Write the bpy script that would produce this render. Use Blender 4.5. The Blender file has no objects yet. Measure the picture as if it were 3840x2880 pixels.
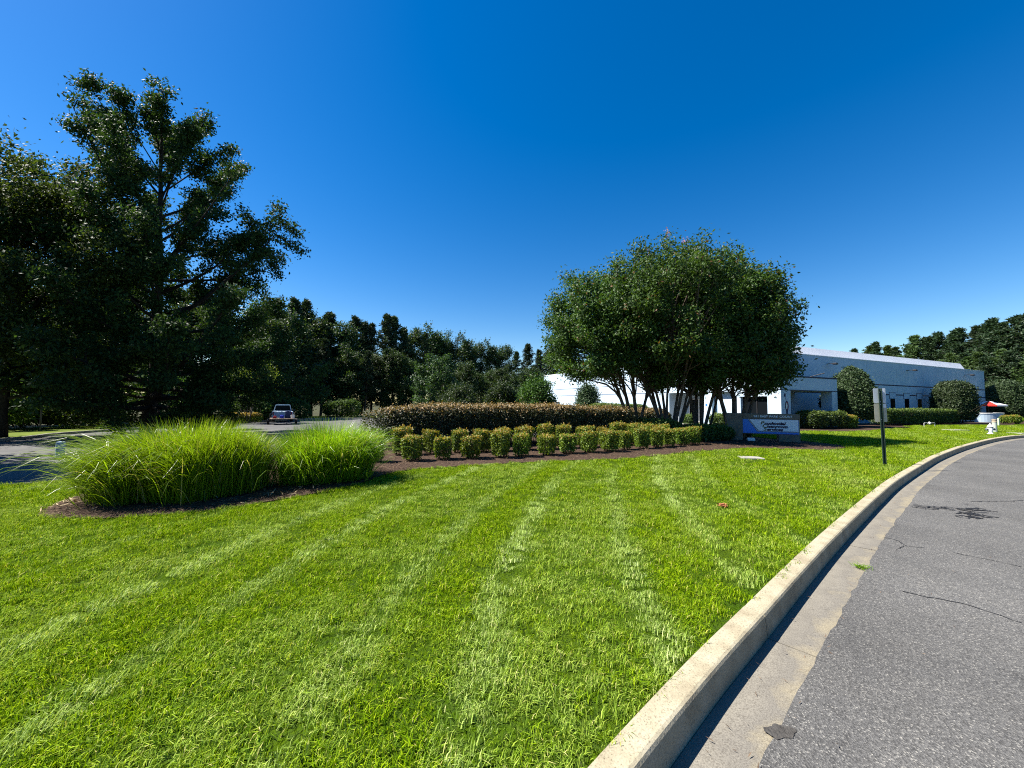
import bpy, math, random
import numpy as np
from mathutils import Vector, Matrix
from mathutils.geometry import tessellate_polygon

# ------------------------------------------------------------------ camera, sky, sun, exposure
SC = bpy.context.scene
COL = SC.collection
F, PITCH, ROLL, EYE = 1370.0, math.radians(3.0), math.radians(0.5), 1.65
CAM_R = Matrix.Rotation(math.pi / 2 + PITCH, 4, 'X') @ Matrix.Rotation(ROLL, 4, 'Z')
cd = bpy.data.cameras.new('camera')
cd.sensor_width = 36.0
cd.lens = 36.0 * F / 3840.0
cd.clip_start, cd.clip_end = 0.05, 3000.0
cam = bpy.data.objects.new('camera', cd)
COL.objects.link(cam)
cam.matrix_world = Matrix.Translation((0, 0, EYE)) @ CAM_R
SC.camera = cam

SUN_EL = math.radians(53.0)
SUN_H = Vector((-1.0, 0.03, 0)).normalized()
SUN_DIR = Vector((SUN_H.x * math.cos(SUN_EL), SUN_H.y * math.cos(SUN_EL), math.sin(SUN_EL)))
world = bpy.data.worlds.new('World')
SC.world = world
world.use_nodes = True
wn, wl = world.node_tree.nodes, world.node_tree.links
wn.clear()
sky = wn.new('ShaderNodeTexSky')
sky.sky_type = 'NISHITA'
sky.sun_disc = False
sky.sun_elevation = SUN_EL
sky.sun_rotation = math.atan2(SUN_H.x, SUN_H.y)
sky.altitude = 0
sky.air_density, sky.dust_density, sky.ozone_density = 1.0, 0.2, 1.0
hs = wn.new('ShaderNodeHueSaturation')
hs.inputs['Saturation'].default_value = 1.52
hs.inputs['Hue'].default_value = 0.506
gm = wn.new('ShaderNodeGamma')
gm.inputs['Gamma'].default_value = 1.0
bg = wn.new('ShaderNodeBackground')
bg.inputs['Strength'].default_value = 0.062
wo = wn.new('ShaderNodeOutputWorld')
wl.new(sky.outputs[0], hs.inputs['Color'])
wl.new(hs.outputs[0], gm.inputs['Color'])
wl.new(gm.outputs[0], bg.inputs['Color'])
wl.new(bg.outputs[0], wo.inputs['Surface'])

sl = bpy.data.lights.new('sun', 'SUN')
sl.energy = 5.0
sl.angle = math.radians(0.53)
sl.color = (1.0, 0.95, 0.86)
sun = bpy.data.objects.new('sun', sl)
COL.objects.link(sun)
sun.rotation_euler = (-SUN_DIR).to_track_quat('-Z', 'Y').to_euler()
sun.location = (-30, 10, 40)

SC.view_settings.view_transform = 'Standard'
SC.view_settings.look = 'None'
SC.view_settings.exposure = 1.45
SC.view_settings.gamma = 1.0
SC.view_settings.use_curve_mapping = False
SC.render.engine = 'CYCLES'
SC.cycles.max_bounces = 6
SC.cycles.diffuse_bounces = 2
SC.cycles.glossy_bounces = 2
SC.cycles.transmission_bounces = 4
SC.cycles.transparent_max_bounces = 6
SC.cycles.sample_clamp_indirect = 6.0
SC.cycles.filter_width = 1.1
SC.cycles.use_denoising = False


# ------------------------------------------------------------------ helpers
def ray(px, py):
    return CAM_R.to_3x3() @ Vector(((px - 1920) / F, -(py - 1440) / F, -1))


def G(px, py, z=0.0):
    """ground point of the place seen at a photo pixel (photo is 3840 x 2880)"""
    d = ray(px, py)
    t = (z - EYE) / d.z
    return Vector((d.x * t, d.y * t, z))


def tag(o, label=None, cat=None, group=None, kind=None):
    if label: o['label'] = label
    if cat: o['category'] = cat
    if group: o['group'] = group
    if kind: o['kind'] = kind
    return o


def empty(name, loc=(0, 0, 0), rz=0.0, label=None, cat=None, group=None, kind=None, parent=None):
    o = bpy.data.objects.new(name, None)
    COL.objects.link(o)
    o.location = loc
    o.rotation_euler = (0, 0, rz)
    o.empty_display_size = 0.2
    if parent: o.parent = parent
    return tag(o, label, cat, group, kind)


def link(name, me, parent=None, loc=None):
    o = bpy.data.objects.new(name, me)
    COL.objects.link(o)
    if parent: o.parent = parent
    if loc is not None: o.location = loc
    return o


def dup(o, loc=None, rz=None, scale=None, label=None, parent=None):
    kids = [c for c in CHILDREN(o)]
    c = o.copy()
    COL.objects.link(c)
    if parent: c.parent = parent
    if loc is not None: c.location = loc
    if rz is not None: c.rotation_euler = (c.rotation_euler.x, c.rotation_euler.y, rz)
    if scale is not None: c.scale = scale if hasattr(scale, '__len__') else (scale,) * 3
    if label: c['label'] = label
    for k in kids: dup(k, parent=c)
    return c


def CHILDREN(o):
    return list(o.children)


class Geo:
    """collects points and faces, and links them as ONE mesh object"""
    def __init__(s):
        s.v, s.q, s.t, s.n, s.a = [], [], [], 0, {}
        s.big = []

    def add(s, v, q=None, t=None, **attr):
        v = np.asarray(v, float).reshape(-1, 3)
        s.v.append(v)
        if q is not None and len(q): s.q.append(np.asarray(q, int) + s.n)
        if t is not None and len(t): s.t.append(np.asarray(t, int) + s.n)
        for k, a in attr.items():
            s.a.setdefault(k, []).append((s.n, np.broadcast_to(np.asarray(a, float), (len(v),))))
        s.n += len(v)
        return s

    def ngon(s, v):
        v = np.asarray(v, float)
        s.v.append(v)
        s.big.append(np.arange(len(v)) + s.n)
        s.n += len(v)
        return s

    def box(s, x0, x1, y0, y1, z0, z1, M=None):
        v = np.array([(x, y, z) for x in (x0, x1) for y in (y0, y1) for z in (z0, z1)], float)
        if M is not None: v = xf(M, v)
        return s.add(v, [(0, 1, 3, 2), (4, 6, 7, 5), (0, 4, 5, 1), (2, 3, 7, 6), (0, 2, 6, 4), (1, 5, 7, 3)])

    def bbox(s, x0, x1, y0, y1, z0, z1, b=0.01, M=None):
        """box with chamfered edges"""
        c = np.array([(x0 + x1) / 2, (y0 + y1) / 2, (z0 + z1) / 2])
        h = np.array([(x1 - x0) / 2, (y1 - y0) / 2, (z1 - z0) / 2])
        v, idx = [], {}
        for sx in (-1, 1):
            for sy in (-1, 1):
                for sz in (-1, 1):
                    sg = np.array([sx, sy, sz])
                    for ax in range(3):
                        p = sg * (h - b)
                        p[ax] = sg[ax] * h[ax]
                        idx[(sx, sy, sz, ax)] = len(v)
                        v.append(c + p)
        q, t = [], []
        for ax in range(3):
            o1, o2 = [a for a in range(3) if a != ax]
            for sg in (-1, 1):
                f = []
                for a, b2 in ((-1, -1), (1, -1), (1, 1), (-1, 1)):
                    k = [0, 0, 0]
                    k[ax], k[o1], k[o2] = sg, a, b2
                    f.append(idx[(k[0], k[1], k[2], ax)])
                q.append(f)
            for a in (-1, 1):
                for b2 in (-1, 1):
                    f = []
                    for (e, axn) in ((-1, o1), (1, o1), (1, o2), (-1, o2)):
                        k = [0, 0, 0]
                        k[ax], k[o1], k[o2] = e, a, b2
                        f.append(idx[(k[0], k[1], k[2], axn)])
                    q.append(f)
        for sx in (-1, 1):
            for sy in (-1, 1):
                for sz in (-1, 1):
                    t.append([idx[(sx, sy, sz, a)] for a in range(3)])
        v = np.array(v)
        if M is not None: v = xf(M, v)
        s.recalc = True
        return s.add(v, q, t)

    def tube(s, pts, rad, n=6, cap=True, **attr):
        pts = np.asarray(pts, float)
        rad = np.broadcast_to(np.asarray(rad, float), (len(pts),))
        T = np.gradient(pts, axis=0)
        T /= np.linalg.norm(T, axis=1, keepdims=True) + 1e-9
        ref = np.array([0.31, 0.11, 0.94]) if abs(T[0, 2]) < 0.9 else np.array([1.0, 0.13, 0.0])
        A = np.cross(T, ref)
        A /= np.linalg.norm(A, axis=1, keepdims=True) + 1e-9
        B = np.cross(T, A)
        ang = np.arange(n) * 2 * math.pi / n
        v = pts[:, None, :] + rad[:, None, None] * (np.cos(ang)[None, :, None] * A[:, None, :] + np.sin(ang)[None, :, None] * B[:, None, :])
        m = len(pts)
        i = np.arange(m - 1)[:, None] * n
        j = np.arange(n)[None, :]
        k = (j + 1) % n
        q = np.stack([i + j, i + k, i + n + k, i + n + j], -1).reshape(-1, 4)
        base = s.n
        s.add(v.reshape(-1, 3), q, **attr)
        if cap:
            s.big.append(np.arange(n)[::-1] + base)
            s.big.append(np.arange(n) + base + (m - 1) * n)
        return s

    def lathe(s, prof, n=16, M=None, cap=True):
        prof = np.asarray(prof, float)
        pts = np.stack([np.zeros(len(prof)), np.zeros(len(prof)), prof[:, 1]], -1)
        ang = np.arange(n) * 2 * math.pi / n
        v = pts[:, None, :] + prof[:, 0][:, None, None] * np.stack([np.cos(ang), np.sin(ang), 0 * ang], -1)[None]
        v = v.reshape(-1, 3)
        if M is not None: v = xf(M, v)
        m = len(prof)
        i = np.arange(m - 1)[:, None] * n
        j = np.arange(n)[None, :]
        k = (j + 1) % n
        q = np.stack([i + j, i + k, i + n + k, i + n + j], -1).reshape(-1, 4)
        base = s.n
        s.add(v, q)
        if cap:
            s.big.append(np.arange(n)[::-1] + base)
            s.big.append(np.arange(n) + base + (m - 1) * n)
        return s

    def prism(s, poly, z0, z1, M=None):
        """poly: list of (x, y) counter-clockwise"""
        n = len(poly)
        v = np.array([(x, y, z0) for x, y in poly] + [(x, y, z1) for x, y in poly], float)
        if M is not None: v = xf(M, v)
        base = s.n
        s.add(v, [(i, (i + 1) % n, n + (i + 1) % n, n + i) for i in range(n)])
        s.big.append(np.arange(n)[::-1] + base)
        s.big.append(np.arange(n) + base + n)
        return s

    def mesh(s, name, mat=None, smooth=False):
        me = bpy.data.meshes.new(name)
        v = np.concatenate(s.v) if s.v else np.zeros((0, 3))
        q = np.concatenate(s.q) if s.q else np.zeros((0, 4), int)
        t = np.concatenate(s.t) if s.t else np.zeros((0, 3), int)
        loops = np.concatenate([q.ravel(), t.ravel()] + [np.asarray(b) for b in s.big]) if len(q) + len(t) + len(s.big) else np.zeros(0, int)
        tot = np.concatenate([np.full(len(q), 4), np.full(len(t), 3), np.array([len(b) for b in s.big], int)])
        start = np.concatenate([[0], np.cumsum(tot)[:-1]]) if len(tot) else tot
        me.vertices.add(len(v))
        me.vertices.foreach_set('co', v.astype(np.float32).ravel())
        me.loops.add(len(loops))
        me.loops.foreach_set('vertex_index', loops.astype(np.int32))
        me.polygons.add(len(tot))
        me.polygons.foreach_set('loop_start', start.astype(np.int32))
        for k, parts in s.a.items():
            arr = np.zeros(len(v), np.float32)
            for st, a in parts: arr[st:st + len(a)] = a
            at = me.attributes.new(k, 'FLOAT', 'POINT')
            at.data.foreach_set('value', arr)
        me.update(calc_edges=True)
        me.polygons.foreach_set('use_smooth', np.full(len(tot), bool(smooth)))
        if mat: me.materials.append(mat)
        if getattr(s, 'recalc', False):
            import bmesh
            bm = bmesh.new()
            bm.from_mesh(me)
            bmesh.ops.recalc_face_normals(bm, faces=bm.faces)
            bm.to_mesh(me)
            bm.free()
        return me

    def build(s, name, mat=None, parent=None, loc=None, smooth=False):
        return link(name, s.mesh(name, mat, smooth), parent, loc)


def xf(M, v):
    A = np.array(M.to_3x3())
    return v @ A.T + np.array(M.to_translation())


def vnoise(p, seed=0, sc=1.0):
    """cheap smooth noise in [-1, 1] for (n, 2) or (n, 3) points"""
    r = np.random.default_rng(seed + 991)
    out = 0
    for k in range(5):
        d = r.normal(size=p.shape[1])
        d *= sc * (0.6 + 0.55 * k) / np.linalg.norm(d)
        out = out + np.sin(p @ d + r.uniform(0, 6.28)) / (1 + 0.35 * k)
    return out / 2.6


def inpoly(P, poly):
    P, poly = np.asarray(P), np.asarray(poly)
    x, y = P[:, 0], P[:, 1]
    ins = np.zeros(len(P), bool)
    j = len(poly) - 1
    for i in range(len(poly)):
        xi, yi, xj, yj = poly[i, 0], poly[i, 1], poly[j, 0], poly[j, 1]
        c = ((yi > y) != (yj > y)) & (x < (xj - xi) * (y - yi) / (yj - yi + 1e-12) + xi)
        ins ^= c
        j = i
    return ins


def catmull(P, step):
    P = np.asarray(P, float)
    Q = np.vstack([2 * P[0] - P[1], P, 2 * P[-1] - P[-2]])
    out = []
    for i in range(1, len(Q) - 2):
        p0, p1, p2, p3 = Q[i - 1], Q[i], Q[i + 1], Q[i + 2]
        n = max(2, int(np.linalg.norm(p2 - p1) / step))
        for t in np.arange(n) / n:
            out.append(0.5 * (2 * p1 + (p2 - p0) * t + (2 * p0 - 5 * p1 + 4 * p2 - p3) * t * t + (3 * p1 - p0 - 3 * p2 + p3) * t ** 3))
    out.append(P[-1])
    return np.array(out)


def normals2(P):
    T = np.gradient(P, axis=0)
    T /= np.linalg.norm(T, axis=1, keepdims=True)
    return np.stack([T[:, 1], -T[:, 0]], -1)          # to the right of the path


# ------------------------------------------------------------------ materials
def new_mat(name):
    m = bpy.data.materials.new(name)
    m.use_nodes = True
    nt = m.node_tree
    nt.nodes.clear()
    out = nt.nodes.new('ShaderNodeOutputMaterial')
    return m, nt.nodes, nt.links, out


def mix_node(N, L, fac, a, b, blend='MIX'):
    x = N.new('ShaderNodeMix')
    x.data_type = 'RGBA'
    x.blend_type = blend
    for sock, val in ((x.inputs[0], fac), (x.inputs[6], a), (x.inputs[7], b)):
        if hasattr(val, 'is_linked'): L.new(val, sock)
        elif isinstance(val, (int, float)): sock.default_value = val
        else: sock.default_value = (*val, 1)
    return x.outputs[2]


def noise_node(N, L, scale, detail=3.0, rough=0.55, coord='Object', dist=0.0):
    tc = N.new('ShaderNodeTexCoord')
    nz = N.new('ShaderNodeTexNoise')
    nz.inputs['Scale'].default_value = scale
    nz.inputs['Detail'].default_value = detail
    nz.inputs['Roughness'].default_value = rough
    nz.inputs['Distortion'].default_value = dist
    L.new(tc.outputs[coord], nz.inputs['Vector'])
    return nz.outputs['Fac']


def ramp(N, L, src, stops):
    r = N.new('ShaderNodeValToRGB')
    el = r.color_ramp.elements
    while len(el) < len(stops): el.new(0.5)
    for e, (p, c) in zip(el, stops):
        e.position = p
        e.color = (*c, 1) if len(c) == 3 else c
    L.new(src, r.inputs[0])
    return r.outputs[0]


def M_solid(name, c1, c2=None, scale=8.0, rough=0.7, spec=0.3, bump=0.0, bscale=60.0, metal=0.0, detail=4.0, lo=0.35, hi=0.65):
    m, N, L, out = new_mat(name)
    p = N.new('ShaderNodeBsdfPrincipled')
    p.inputs['Roughness'].default_value = rough
    p.inputs['Metallic'].default_value = metal
    p.inputs['Specular IOR Level'].default_value = spec
    if c2 is None: c2 = tuple(x * 0.86 for x in c1)
    nf = noise_node(N, L, scale, detail)
    L.new(ramp(N, L, nf, [(lo, c2), (hi, c1)]), p.inputs['Base Color'])
    if bump > 0:
        b = N.new('ShaderNodeBump')
        b.inputs['Strength'].default_value = bump
        b.inputs['Distance'].default_value = 0.01
        L.new(noise_node(N, L, bscale, 2.0), b.inputs['Height'])
        L.new(b.outputs[0], p.inputs['Normal'])
    L.new(p.outputs[0], out.inputs[0])
    return m


def M_leaf(name, dark, light, tip=None, trans=0.35, rough=0.5, spec=0.3, tcol=None, instancer=False):
    """leaves: colour varies leaf by leaf (attribute rnd) and, on new growth, by the attribute tip"""
    m, N, L, out = new_mat(name)
    at = N.new('ShaderNodeAttribute')
    at.attribute_name = 'rnd'
    oi = N.new('ShaderNodeObjectInfo')
    col = ramp(N, L, at.outputs['Fac'], [(0.0, dark), (0.75, light), (1.0, tuple(min(1, x * 1.25) for x in light))])
    # every plant a little different from its neighbour
    hv = N.new('ShaderNodeHueSaturation')
    mr = N.new('ShaderNodeMapRange')
    mr.inputs[3].default_value, mr.inputs[4].default_value = 0.8, 1.2
    L.new(oi.outputs['Random'], mr.inputs[0])
    L.new(mr.outputs[0], hv.inputs['Value'])
    mr2 = N.new('ShaderNodeMapRange')
    mr2.inputs[3].default_value, mr2.inputs[4].default_value = 0.485, 0.515
    L.new(oi.outputs['Random'], mr2.inputs[0])
    L.new(mr2.outputs[0], hv.inputs['Hue'])
    L.new(col, hv.inputs['Color'])
    col = hv.outputs[0]
    if tip:
        a2 = N.new('ShaderNodeAttribute')
        a2.attribute_name = 'tip'
        col = mix_node(N, L, a2.outputs['Fac'], col, tip)
    p = N.new('ShaderNodeBsdfPrincipled')
    p.inputs['Roughness'].default_value = rough
    p.inputs['Specular IOR Level'].default_value = spec
    L.new(col, p.inputs['Base Color'])
    tr = N.new('ShaderNodeBsdfTranslucent')
    L.new(mix_node(N, L, 1.0, col, tcol or (1.5, 1.45, 0.5), 'MULTIPLY'), tr.inputs['Color'])
    mx = N.new('ShaderNodeMixShader')
    mx.inputs[0].default_value = trans
    L.new(p.outputs[0], mx.inputs[1])
    L.new(tr.outputs[0], mx.inputs[2])
    L.new(mx.outputs[0], out.inputs[0])
    return m


def M_glass(name, c=(0.006, 0.008, 0.01)):
    m, N, L, out = new_mat(name)
    p = N.new('ShaderNodeBsdfPrincipled')
    p.inputs['Base Color'].default_value = (*c, 1)
    p.inputs['Roughness'].default_value = 0.04
    p.inputs['Specular IOR Level'].default_value = 0.015
    b = N.new('ShaderNodeBump')
    b.inputs['Strength'].default_value = 0.02
    L.new(noise_node(N, L, 1.5, 1.0), b.inputs['Height'])
    L.new(b.outputs[0], p.inputs['Normal'])
    L.new(p.outputs[0], out.inputs[0])
    return m


BARK = M_solid('bark', (0.045, 0.036, 0.028), (0.018, 0.015, 0.012), 9, 0.9, 0.1, 0.8, 30)
BARK_MYRTLE = M_solid('myrtle_bark', (0.15, 0.115, 0.085), (0.07, 0.053, 0.04), 5, 0.75, 0.2, 0.3, 14)
BARK_PINE = M_solid('pine_bark', (0.10, 0.075, 0.055), (0.04, 0.03, 0.024), 6, 0.9, 0.1, 0.8, 20)
TWIG = M_solid('twig', (0.05, 0.038, 0.026), (0.02, 0.015, 0.011), 20, 0.9, 0.1)
L_OAK = M_leaf('oak_leaf', (0.014, 0.030, 0.010), (0.036, 0.068, 0.018), trans=0.28, rough=0.55, spec=0.10)
L_MAPLE = M_leaf('maple_leaf', (0.028, 0.055, 0.014), (0.065, 0.110, 0.024), trans=0.32, rough=0.55, spec=0.12)
L_WOOD = M_leaf('woodland_leaf', (0.014, 0.031, 0.010), (0.040, 0.074, 0.018), trans=0.30, rough=0.5, spec=0.3)
L_MYRTLE = M_leaf('myrtle_leaf', (0.020, 0.048, 0.012), (0.058, 0.118, 0.020), tip=(0.14, 0.075, 0.03), trans=0.30, rough=0.5, spec=0.22)
L_YELLOW = M_leaf('sunny_leaf', (0.06, 0.095, 0.012), (0.14, 0.19, 0.02), trans=0.45, rough=0.5)
L_PINE = M_leaf('pine_needle', (0.012, 0.027, 0.013), (0.030, 0.055, 0.021), trans=0.18, rough=0.55, spec=0.25)
L_PINE2 = M_leaf('pine_needle_fresh', (0.024, 0.050, 0.014), (0.058, 0.098, 0.024), trans=0.2, rough=0.55, spec=0.25)
L_HOLLY = M_leaf('holly_leaf', (0.018, 0.036, 0.014), (0.045, 0.075, 0.026), trans=0.12, rough=0.5, spec=0.25)
L_BOX = M_leaf('trimmed_leaf', (0.045, 0.085, 0.010), (0.15, 0.21, 0.020), tip=(0.38, 0.23, 0.05), trans=0.32, rough=0.5)
L_BRONZE = M_leaf('bronze_hedge_leaf', (0.020, 0.026, 0.010), (0.045, 0.052, 0.018), tip=(0.27, 0.175, 0.075), trans=0.22, rough=0.5)
L_HEDGE = M_leaf('green_hedge_leaf', (0.022, 0.046, 0.010), (0.055, 0.095, 0.018), tip=(0.12, 0.17, 0.025), trans=0.25, rough=0.5)
L_GRASSY = M_leaf('ornamental_blade', (0.085, 0.165, 0.008), (0.22, 0.345, 0.016), tip=(0.42, 0.36, 0.16), trans=0.42, rough=0.35, spec=0.45, tcol=(1.25, 1.3, 0.4))
L_FLOWER = M_leaf('pink_blossom', (0.35, 0.16, 0.22), (0.5, 0.26, 0.33), trans=0.3)

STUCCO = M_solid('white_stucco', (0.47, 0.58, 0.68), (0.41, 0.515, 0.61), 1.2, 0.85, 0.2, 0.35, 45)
ROOFW = M_solid('white_roof_sheet', (0.80, 0.80, 0.80), (0.74, 0.74, 0.75), 0.5, 0.6, 0.3)
NAVY = M_solid('navy_band', (0.012, 0.014, 0.06), None, 3, 0.5)
GLASS = M_glass('dark_glass')
M_JOINT = M_solid('joint_grey', (0.28, 0.29, 0.30))
DARKMETAL = M_solid('dark_metal', (0.02, 0.02, 0.022), None, 10, 0.45, 0.5)
INSIDE = M_solid('interior_dark', (0.02, 0.02, 0.022), None, 2, 0.9)
CONC = M_solid('concrete', (0.30, 0.285, 0.25), (0.22, 0.21, 0.185), 5, 0.9, 0.2, 0.4, 90)
WHITEPAINT = M_solid('white_paint', (0.78, 0.78, 0.76), (0.62, 0.62, 0.60), 12, 0.45, 0.4)


def ground_mats():
    # lawn soil and thatch under the blades
    m, N, L, out = new_mat('lawn_thatch')
    p = N.new('ShaderNodeBsdfPrincipled')
    p.inputs['Roughness'].default_value = 0.9
    p.inputs['Specular IOR Level'].default_value = 0.0
    a = noise_node(N, L, 0.55, 4.0)
    b = noise_node(N, L, 24.0, 3.0)
    c = mix_node(N, L, ramp(N, L, a, [(0.35, (0, 0, 0)), (0.68, (1, 1, 1))]), (0.034, 0.070, 0.003), (0.060, 0.095, 0.004))
    c = mix_node(N, L, ramp(N, L, b, [(0.3, (0, 0, 0)), (0.62, (1, 1, 1))]), (0.035, 0.060, 0.010), c)
    L.new(c, p.inputs['Base Color'])
    bp = N.new('ShaderNodeBump')
    bp.inputs['Strength'].default_value = 1.0
    bp.inputs['Distance'].default_value = 0.04
    L.new(noise_node(N, L, 40.0, 3.0), bp.inputs['Height'])
    L.new(bp.outputs[0], p.inputs['Normal'])
    L.new(p.outputs[0], out.inputs[0])
    lawn = m
    # asphalt with pale aggregate
    m, N, L, out = new_mat('asphalt')
    p = N.new('ShaderNodeBsdfPrincipled')
    p.inputs['Roughness'].default_value = 0.85
    p.inputs['Specular IOR Level'].default_value = 0.25
    tc = N.new('ShaderNodeTexCoord')
    vo = N.new('ShaderNodeTexVoronoi')
    vo.inputs['Scale'].default_value = 130.0
    L.new(tc.outputs['Object'], vo.inputs['Vector'])
    wn_ = N.new('ShaderNodeTexWhiteNoise')
    L.new(vo.outputs['Color'], wn_.inputs['Vector'])
    base = mix_node(N, L, ramp(N, L, noise_node(N, L, 0.45, 5.0, 0.6), [(0.3, (0, 0, 0)), (0.7, (1, 1, 1))]), (0.078, 0.076, 0.073), (0.122, 0.119, 0.114))
    base = mix_node(N, L, 1.0, base, ramp(N, L, noise_node(N, L, 1.7, 4.0, 0.65, 'Object', 1.2), [(0.24, (0.55, 0.54, 0.54)), (0.36, (1, 1, 1)), (0.75, (1.12, 1.11, 1.09))]), 'MULTIPLY')
    stone = ramp(N, L, wn_.outputs['Value'], [(0.0, (0.45, 0.45, 0.45)), (0.5, (0.85, 0.85, 0.85)), (0.85, (1.05, 1.05, 1.05)), (0.96, (1.7, 1.68, 1.6)), (1.0, (2.3, 2.25, 2.1))])
    L.new(mix_node(N, L, 1.0, base, stone, 'MULTIPLY'), p.inputs['Base Color'])
    bp = N.new('ShaderNodeBump')
    bp.inputs['Strength'].default_value = 0.7
    bp.inputs['Distance'].default_value = 0.006
    L.new(vo.outputs['Distance'], bp.inputs['Height'])
    L.new(bp.outputs[0], p.inputs['Normal'])
    L.new(p.outputs[0], out.inputs[0])
    asph = m
    # gutter concrete: grey where water runs, tan silt towards the asphalt (attribute across: 0 kerb .. 1 asphalt)
    m, N, L, out = new_mat('gutter_concrete')
    p = N.new('ShaderNodeBsdfPrincipled')
    p.inputs['Roughness'].default_value = 0.9
    p.inputs['Specular IOR Level'].default_value = 0.15
    at = N.new('ShaderNodeAttribute')
    at.attribute_name = 'across'
    nz = noise_node(N, L, 3.0, 5.0, 0.65)
    ad = N.new('ShaderNodeMath')
    ad.operation = 'MULTIPLY_ADD'
    ad.inputs[1].default_value = 0.45
    L.new(at.outputs['Fac'], ad.inputs[0])
    L.new(nz, ad.inputs[2])
    c = ramp(N, L, ad.outputs[0], [(0.25, (0.130, 0.118, 0.10)), (0.55, (0.185, 0.170, 0.142)), (0.8, (0.150, 0.138, 0.118)), (1.0, (0.215, 0.188, 0.135))])
    fine = ramp(N, L, noise_node(N, L, 130.0, 2.0), [(0.30, (0.62, 0.60, 0.58)), (0.52, (1, 1, 1)), (0.72, (1.25, 1.24, 1.2))])
    L.new(mix_node(N, L, 1.0, c, fine, 'MULTIPLY'), p.inputs['Base Color'])
    bp = N.new('ShaderNodeBump')
    bp.inputs['Strength'].default_value = 0.5
    bp.inputs['Distance'].default_value = 0.004
    L.new(noise_node(N, L, 120.0, 2.0), bp.inputs['Height'])
    L.new(bp.outputs[0], p.inputs['Normal'])
    L.new(p.outputs[0], out.inputs[0])
    gut = m
    # kerb: tan exposed aggregate
    m, N, L, out = new_mat('kerb_concrete')
    p = N.new('ShaderNodeBsdfPrincipled')
    p.inputs['Roughness'].default_value = 0.9
    p.inputs['Specular IOR Level'].default_value = 0.15
    c = ramp(N, L, noise_node(N, L, 4.0, 6.0, 0.6), [(0.3, (0.25, 0.21, 0.14)), (0.5, (0.33, 0.29, 0.20)), (0.7, (0.38, 0.34, 0.25))])
    fine = ramp(N, L, noise_node(N, L, 95.0, 3.0, 0.6), [(0.28, (0.40, 0.37, 0.34)), (0.43, (0.92, 0.92, 0.92)), (0.6, (1.0, 1.0, 1.0)), (0.75, (1.2, 1.2, 1.18))])
    L.new(mix_node(N, L, 1.0, c, fine, 'MULTIPLY'), p.inputs['Base Color'])
    bp = N.new('ShaderNodeBump')
    bp.inputs['Strength'].default_value = 0.6
    bp.inputs['Distance'].default_value = 0.004
    L.new(noise_node(N, L, 90.0, 3.0), bp.inputs['Height'])
    L.new(bp.outputs[0], p.inputs['Normal'])
    L.new(p.outputs[0], out.inputs[0])
    kerb = m
    return lawn, asph, gut, kerb


M_LAWN, M_ASPH, M_GUT, M_KERB = ground_mats()
M_MULCH = M_solid('mulch', (0.075, 0.048, 0.034), (0.028, 0.018, 0.013), 14, 0.95, 0.1, 1.0, 60)
M_CHIP = M_leaf('mulch_chip', (0.035, 0.020, 0.013), (0.115, 0.075, 0.052), trans=0.0, rough=0.9, spec=0.1)
M_FLOOR = M_solid('woodland_floor', (0.055, 0.060, 0.022), (0.030, 0.026, 0.014), 0.6, 0.95, 0.1, 0.8, 6)
M_LOT = M_solid('parking_asphalt', (0.105, 0.103, 0.101), (0.075, 0.074, 0.074), 0.7, 0.88, 0.25, 0.5, 60)
M_VERGE = M_solid('verge_grass', (0.13, 0.165, 0.018), (0.055, 0.085, 0.012), 1.6, 0.95, 0.1, 1.0, 14)
M_TAR = M_solid('tar', (0.022, 0.021, 0.021), (0.012, 0.012, 0.012), 30, 0.7, 0.3)


# ------------------------------------------------------------------ the ground
def flat_poly(name, pts, z, mat, skirt=0.0, slope=0.0, parent=None, zf=None):
    """a flat sheet with optional sloping skirt going down around its edge"""
    P = np.asarray(pts, float)
    zz = np.full(len(P), z) if zf is None else np.array([zf(x, y) for x, y in P])
    tri = tessellate_polygon([[Vector((x, y, 0)) for x, y in P]])
    t = []
    for a, b, c in tri:
        cr = (P[b, 0] - P[a, 0]) * (P[c, 1] - P[a, 1]) - (P[b, 1] - P[a, 1]) * (P[c, 0] - P[a, 0])
        t.append((a, b, c) if cr > 0 else (a, c, b))
    g = Geo()
    g.add(np.column_stack([P, zz]), t=t)
    if skirt:
        area = 0.5 * np.sum(P[:, 0] * np.roll(P[:, 1], -1) - np.roll(P[:, 0], -1) * P[:, 1])
        nrm = normals2(np.vstack([P[-1], P, P[0]]))[1:-1] * (1 if area > 0 else -1)
        v = np.vstack([np.column_stack([P, zz]), np.column_stack([P + nrm * slope, zz - skirt])])
        n = len(P)
        q = [(i, n + i, n + (i + 1) % n, (i + 1) % n) for i in range(n)]
        if area < 0: q = [f[::-1] for f in q]
        g.add(v, q)
    return g.build(name, mat, parent)


KERB_PTS = [(-6.5, -6.5), (-3.2, -2.0), (-1.4, 0.05), (0.0, 1.40), (1.02, 2.32), (1.89, 3.05), (2.64, 3.68), (3.67, 4.53), (4.73, 5.38), (6.6, 6.86),
            (8.57, 8.38), (11.49, 10.5), (14.9, 12.9), (19.98, 16.2), (26.2, 19.9), (31.0, 22.2), (38, 24.6), (48, 27.0), (62, 28.5)]
KP = catmull(KERB_PTS, 0.12)
KN = normals2(KP)

tag(flat_poly('ground', [(-900, -900), (900, -900), (900, 900), (-900, 900)], -1.0, M_FLOOR), kind='structure')

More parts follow.
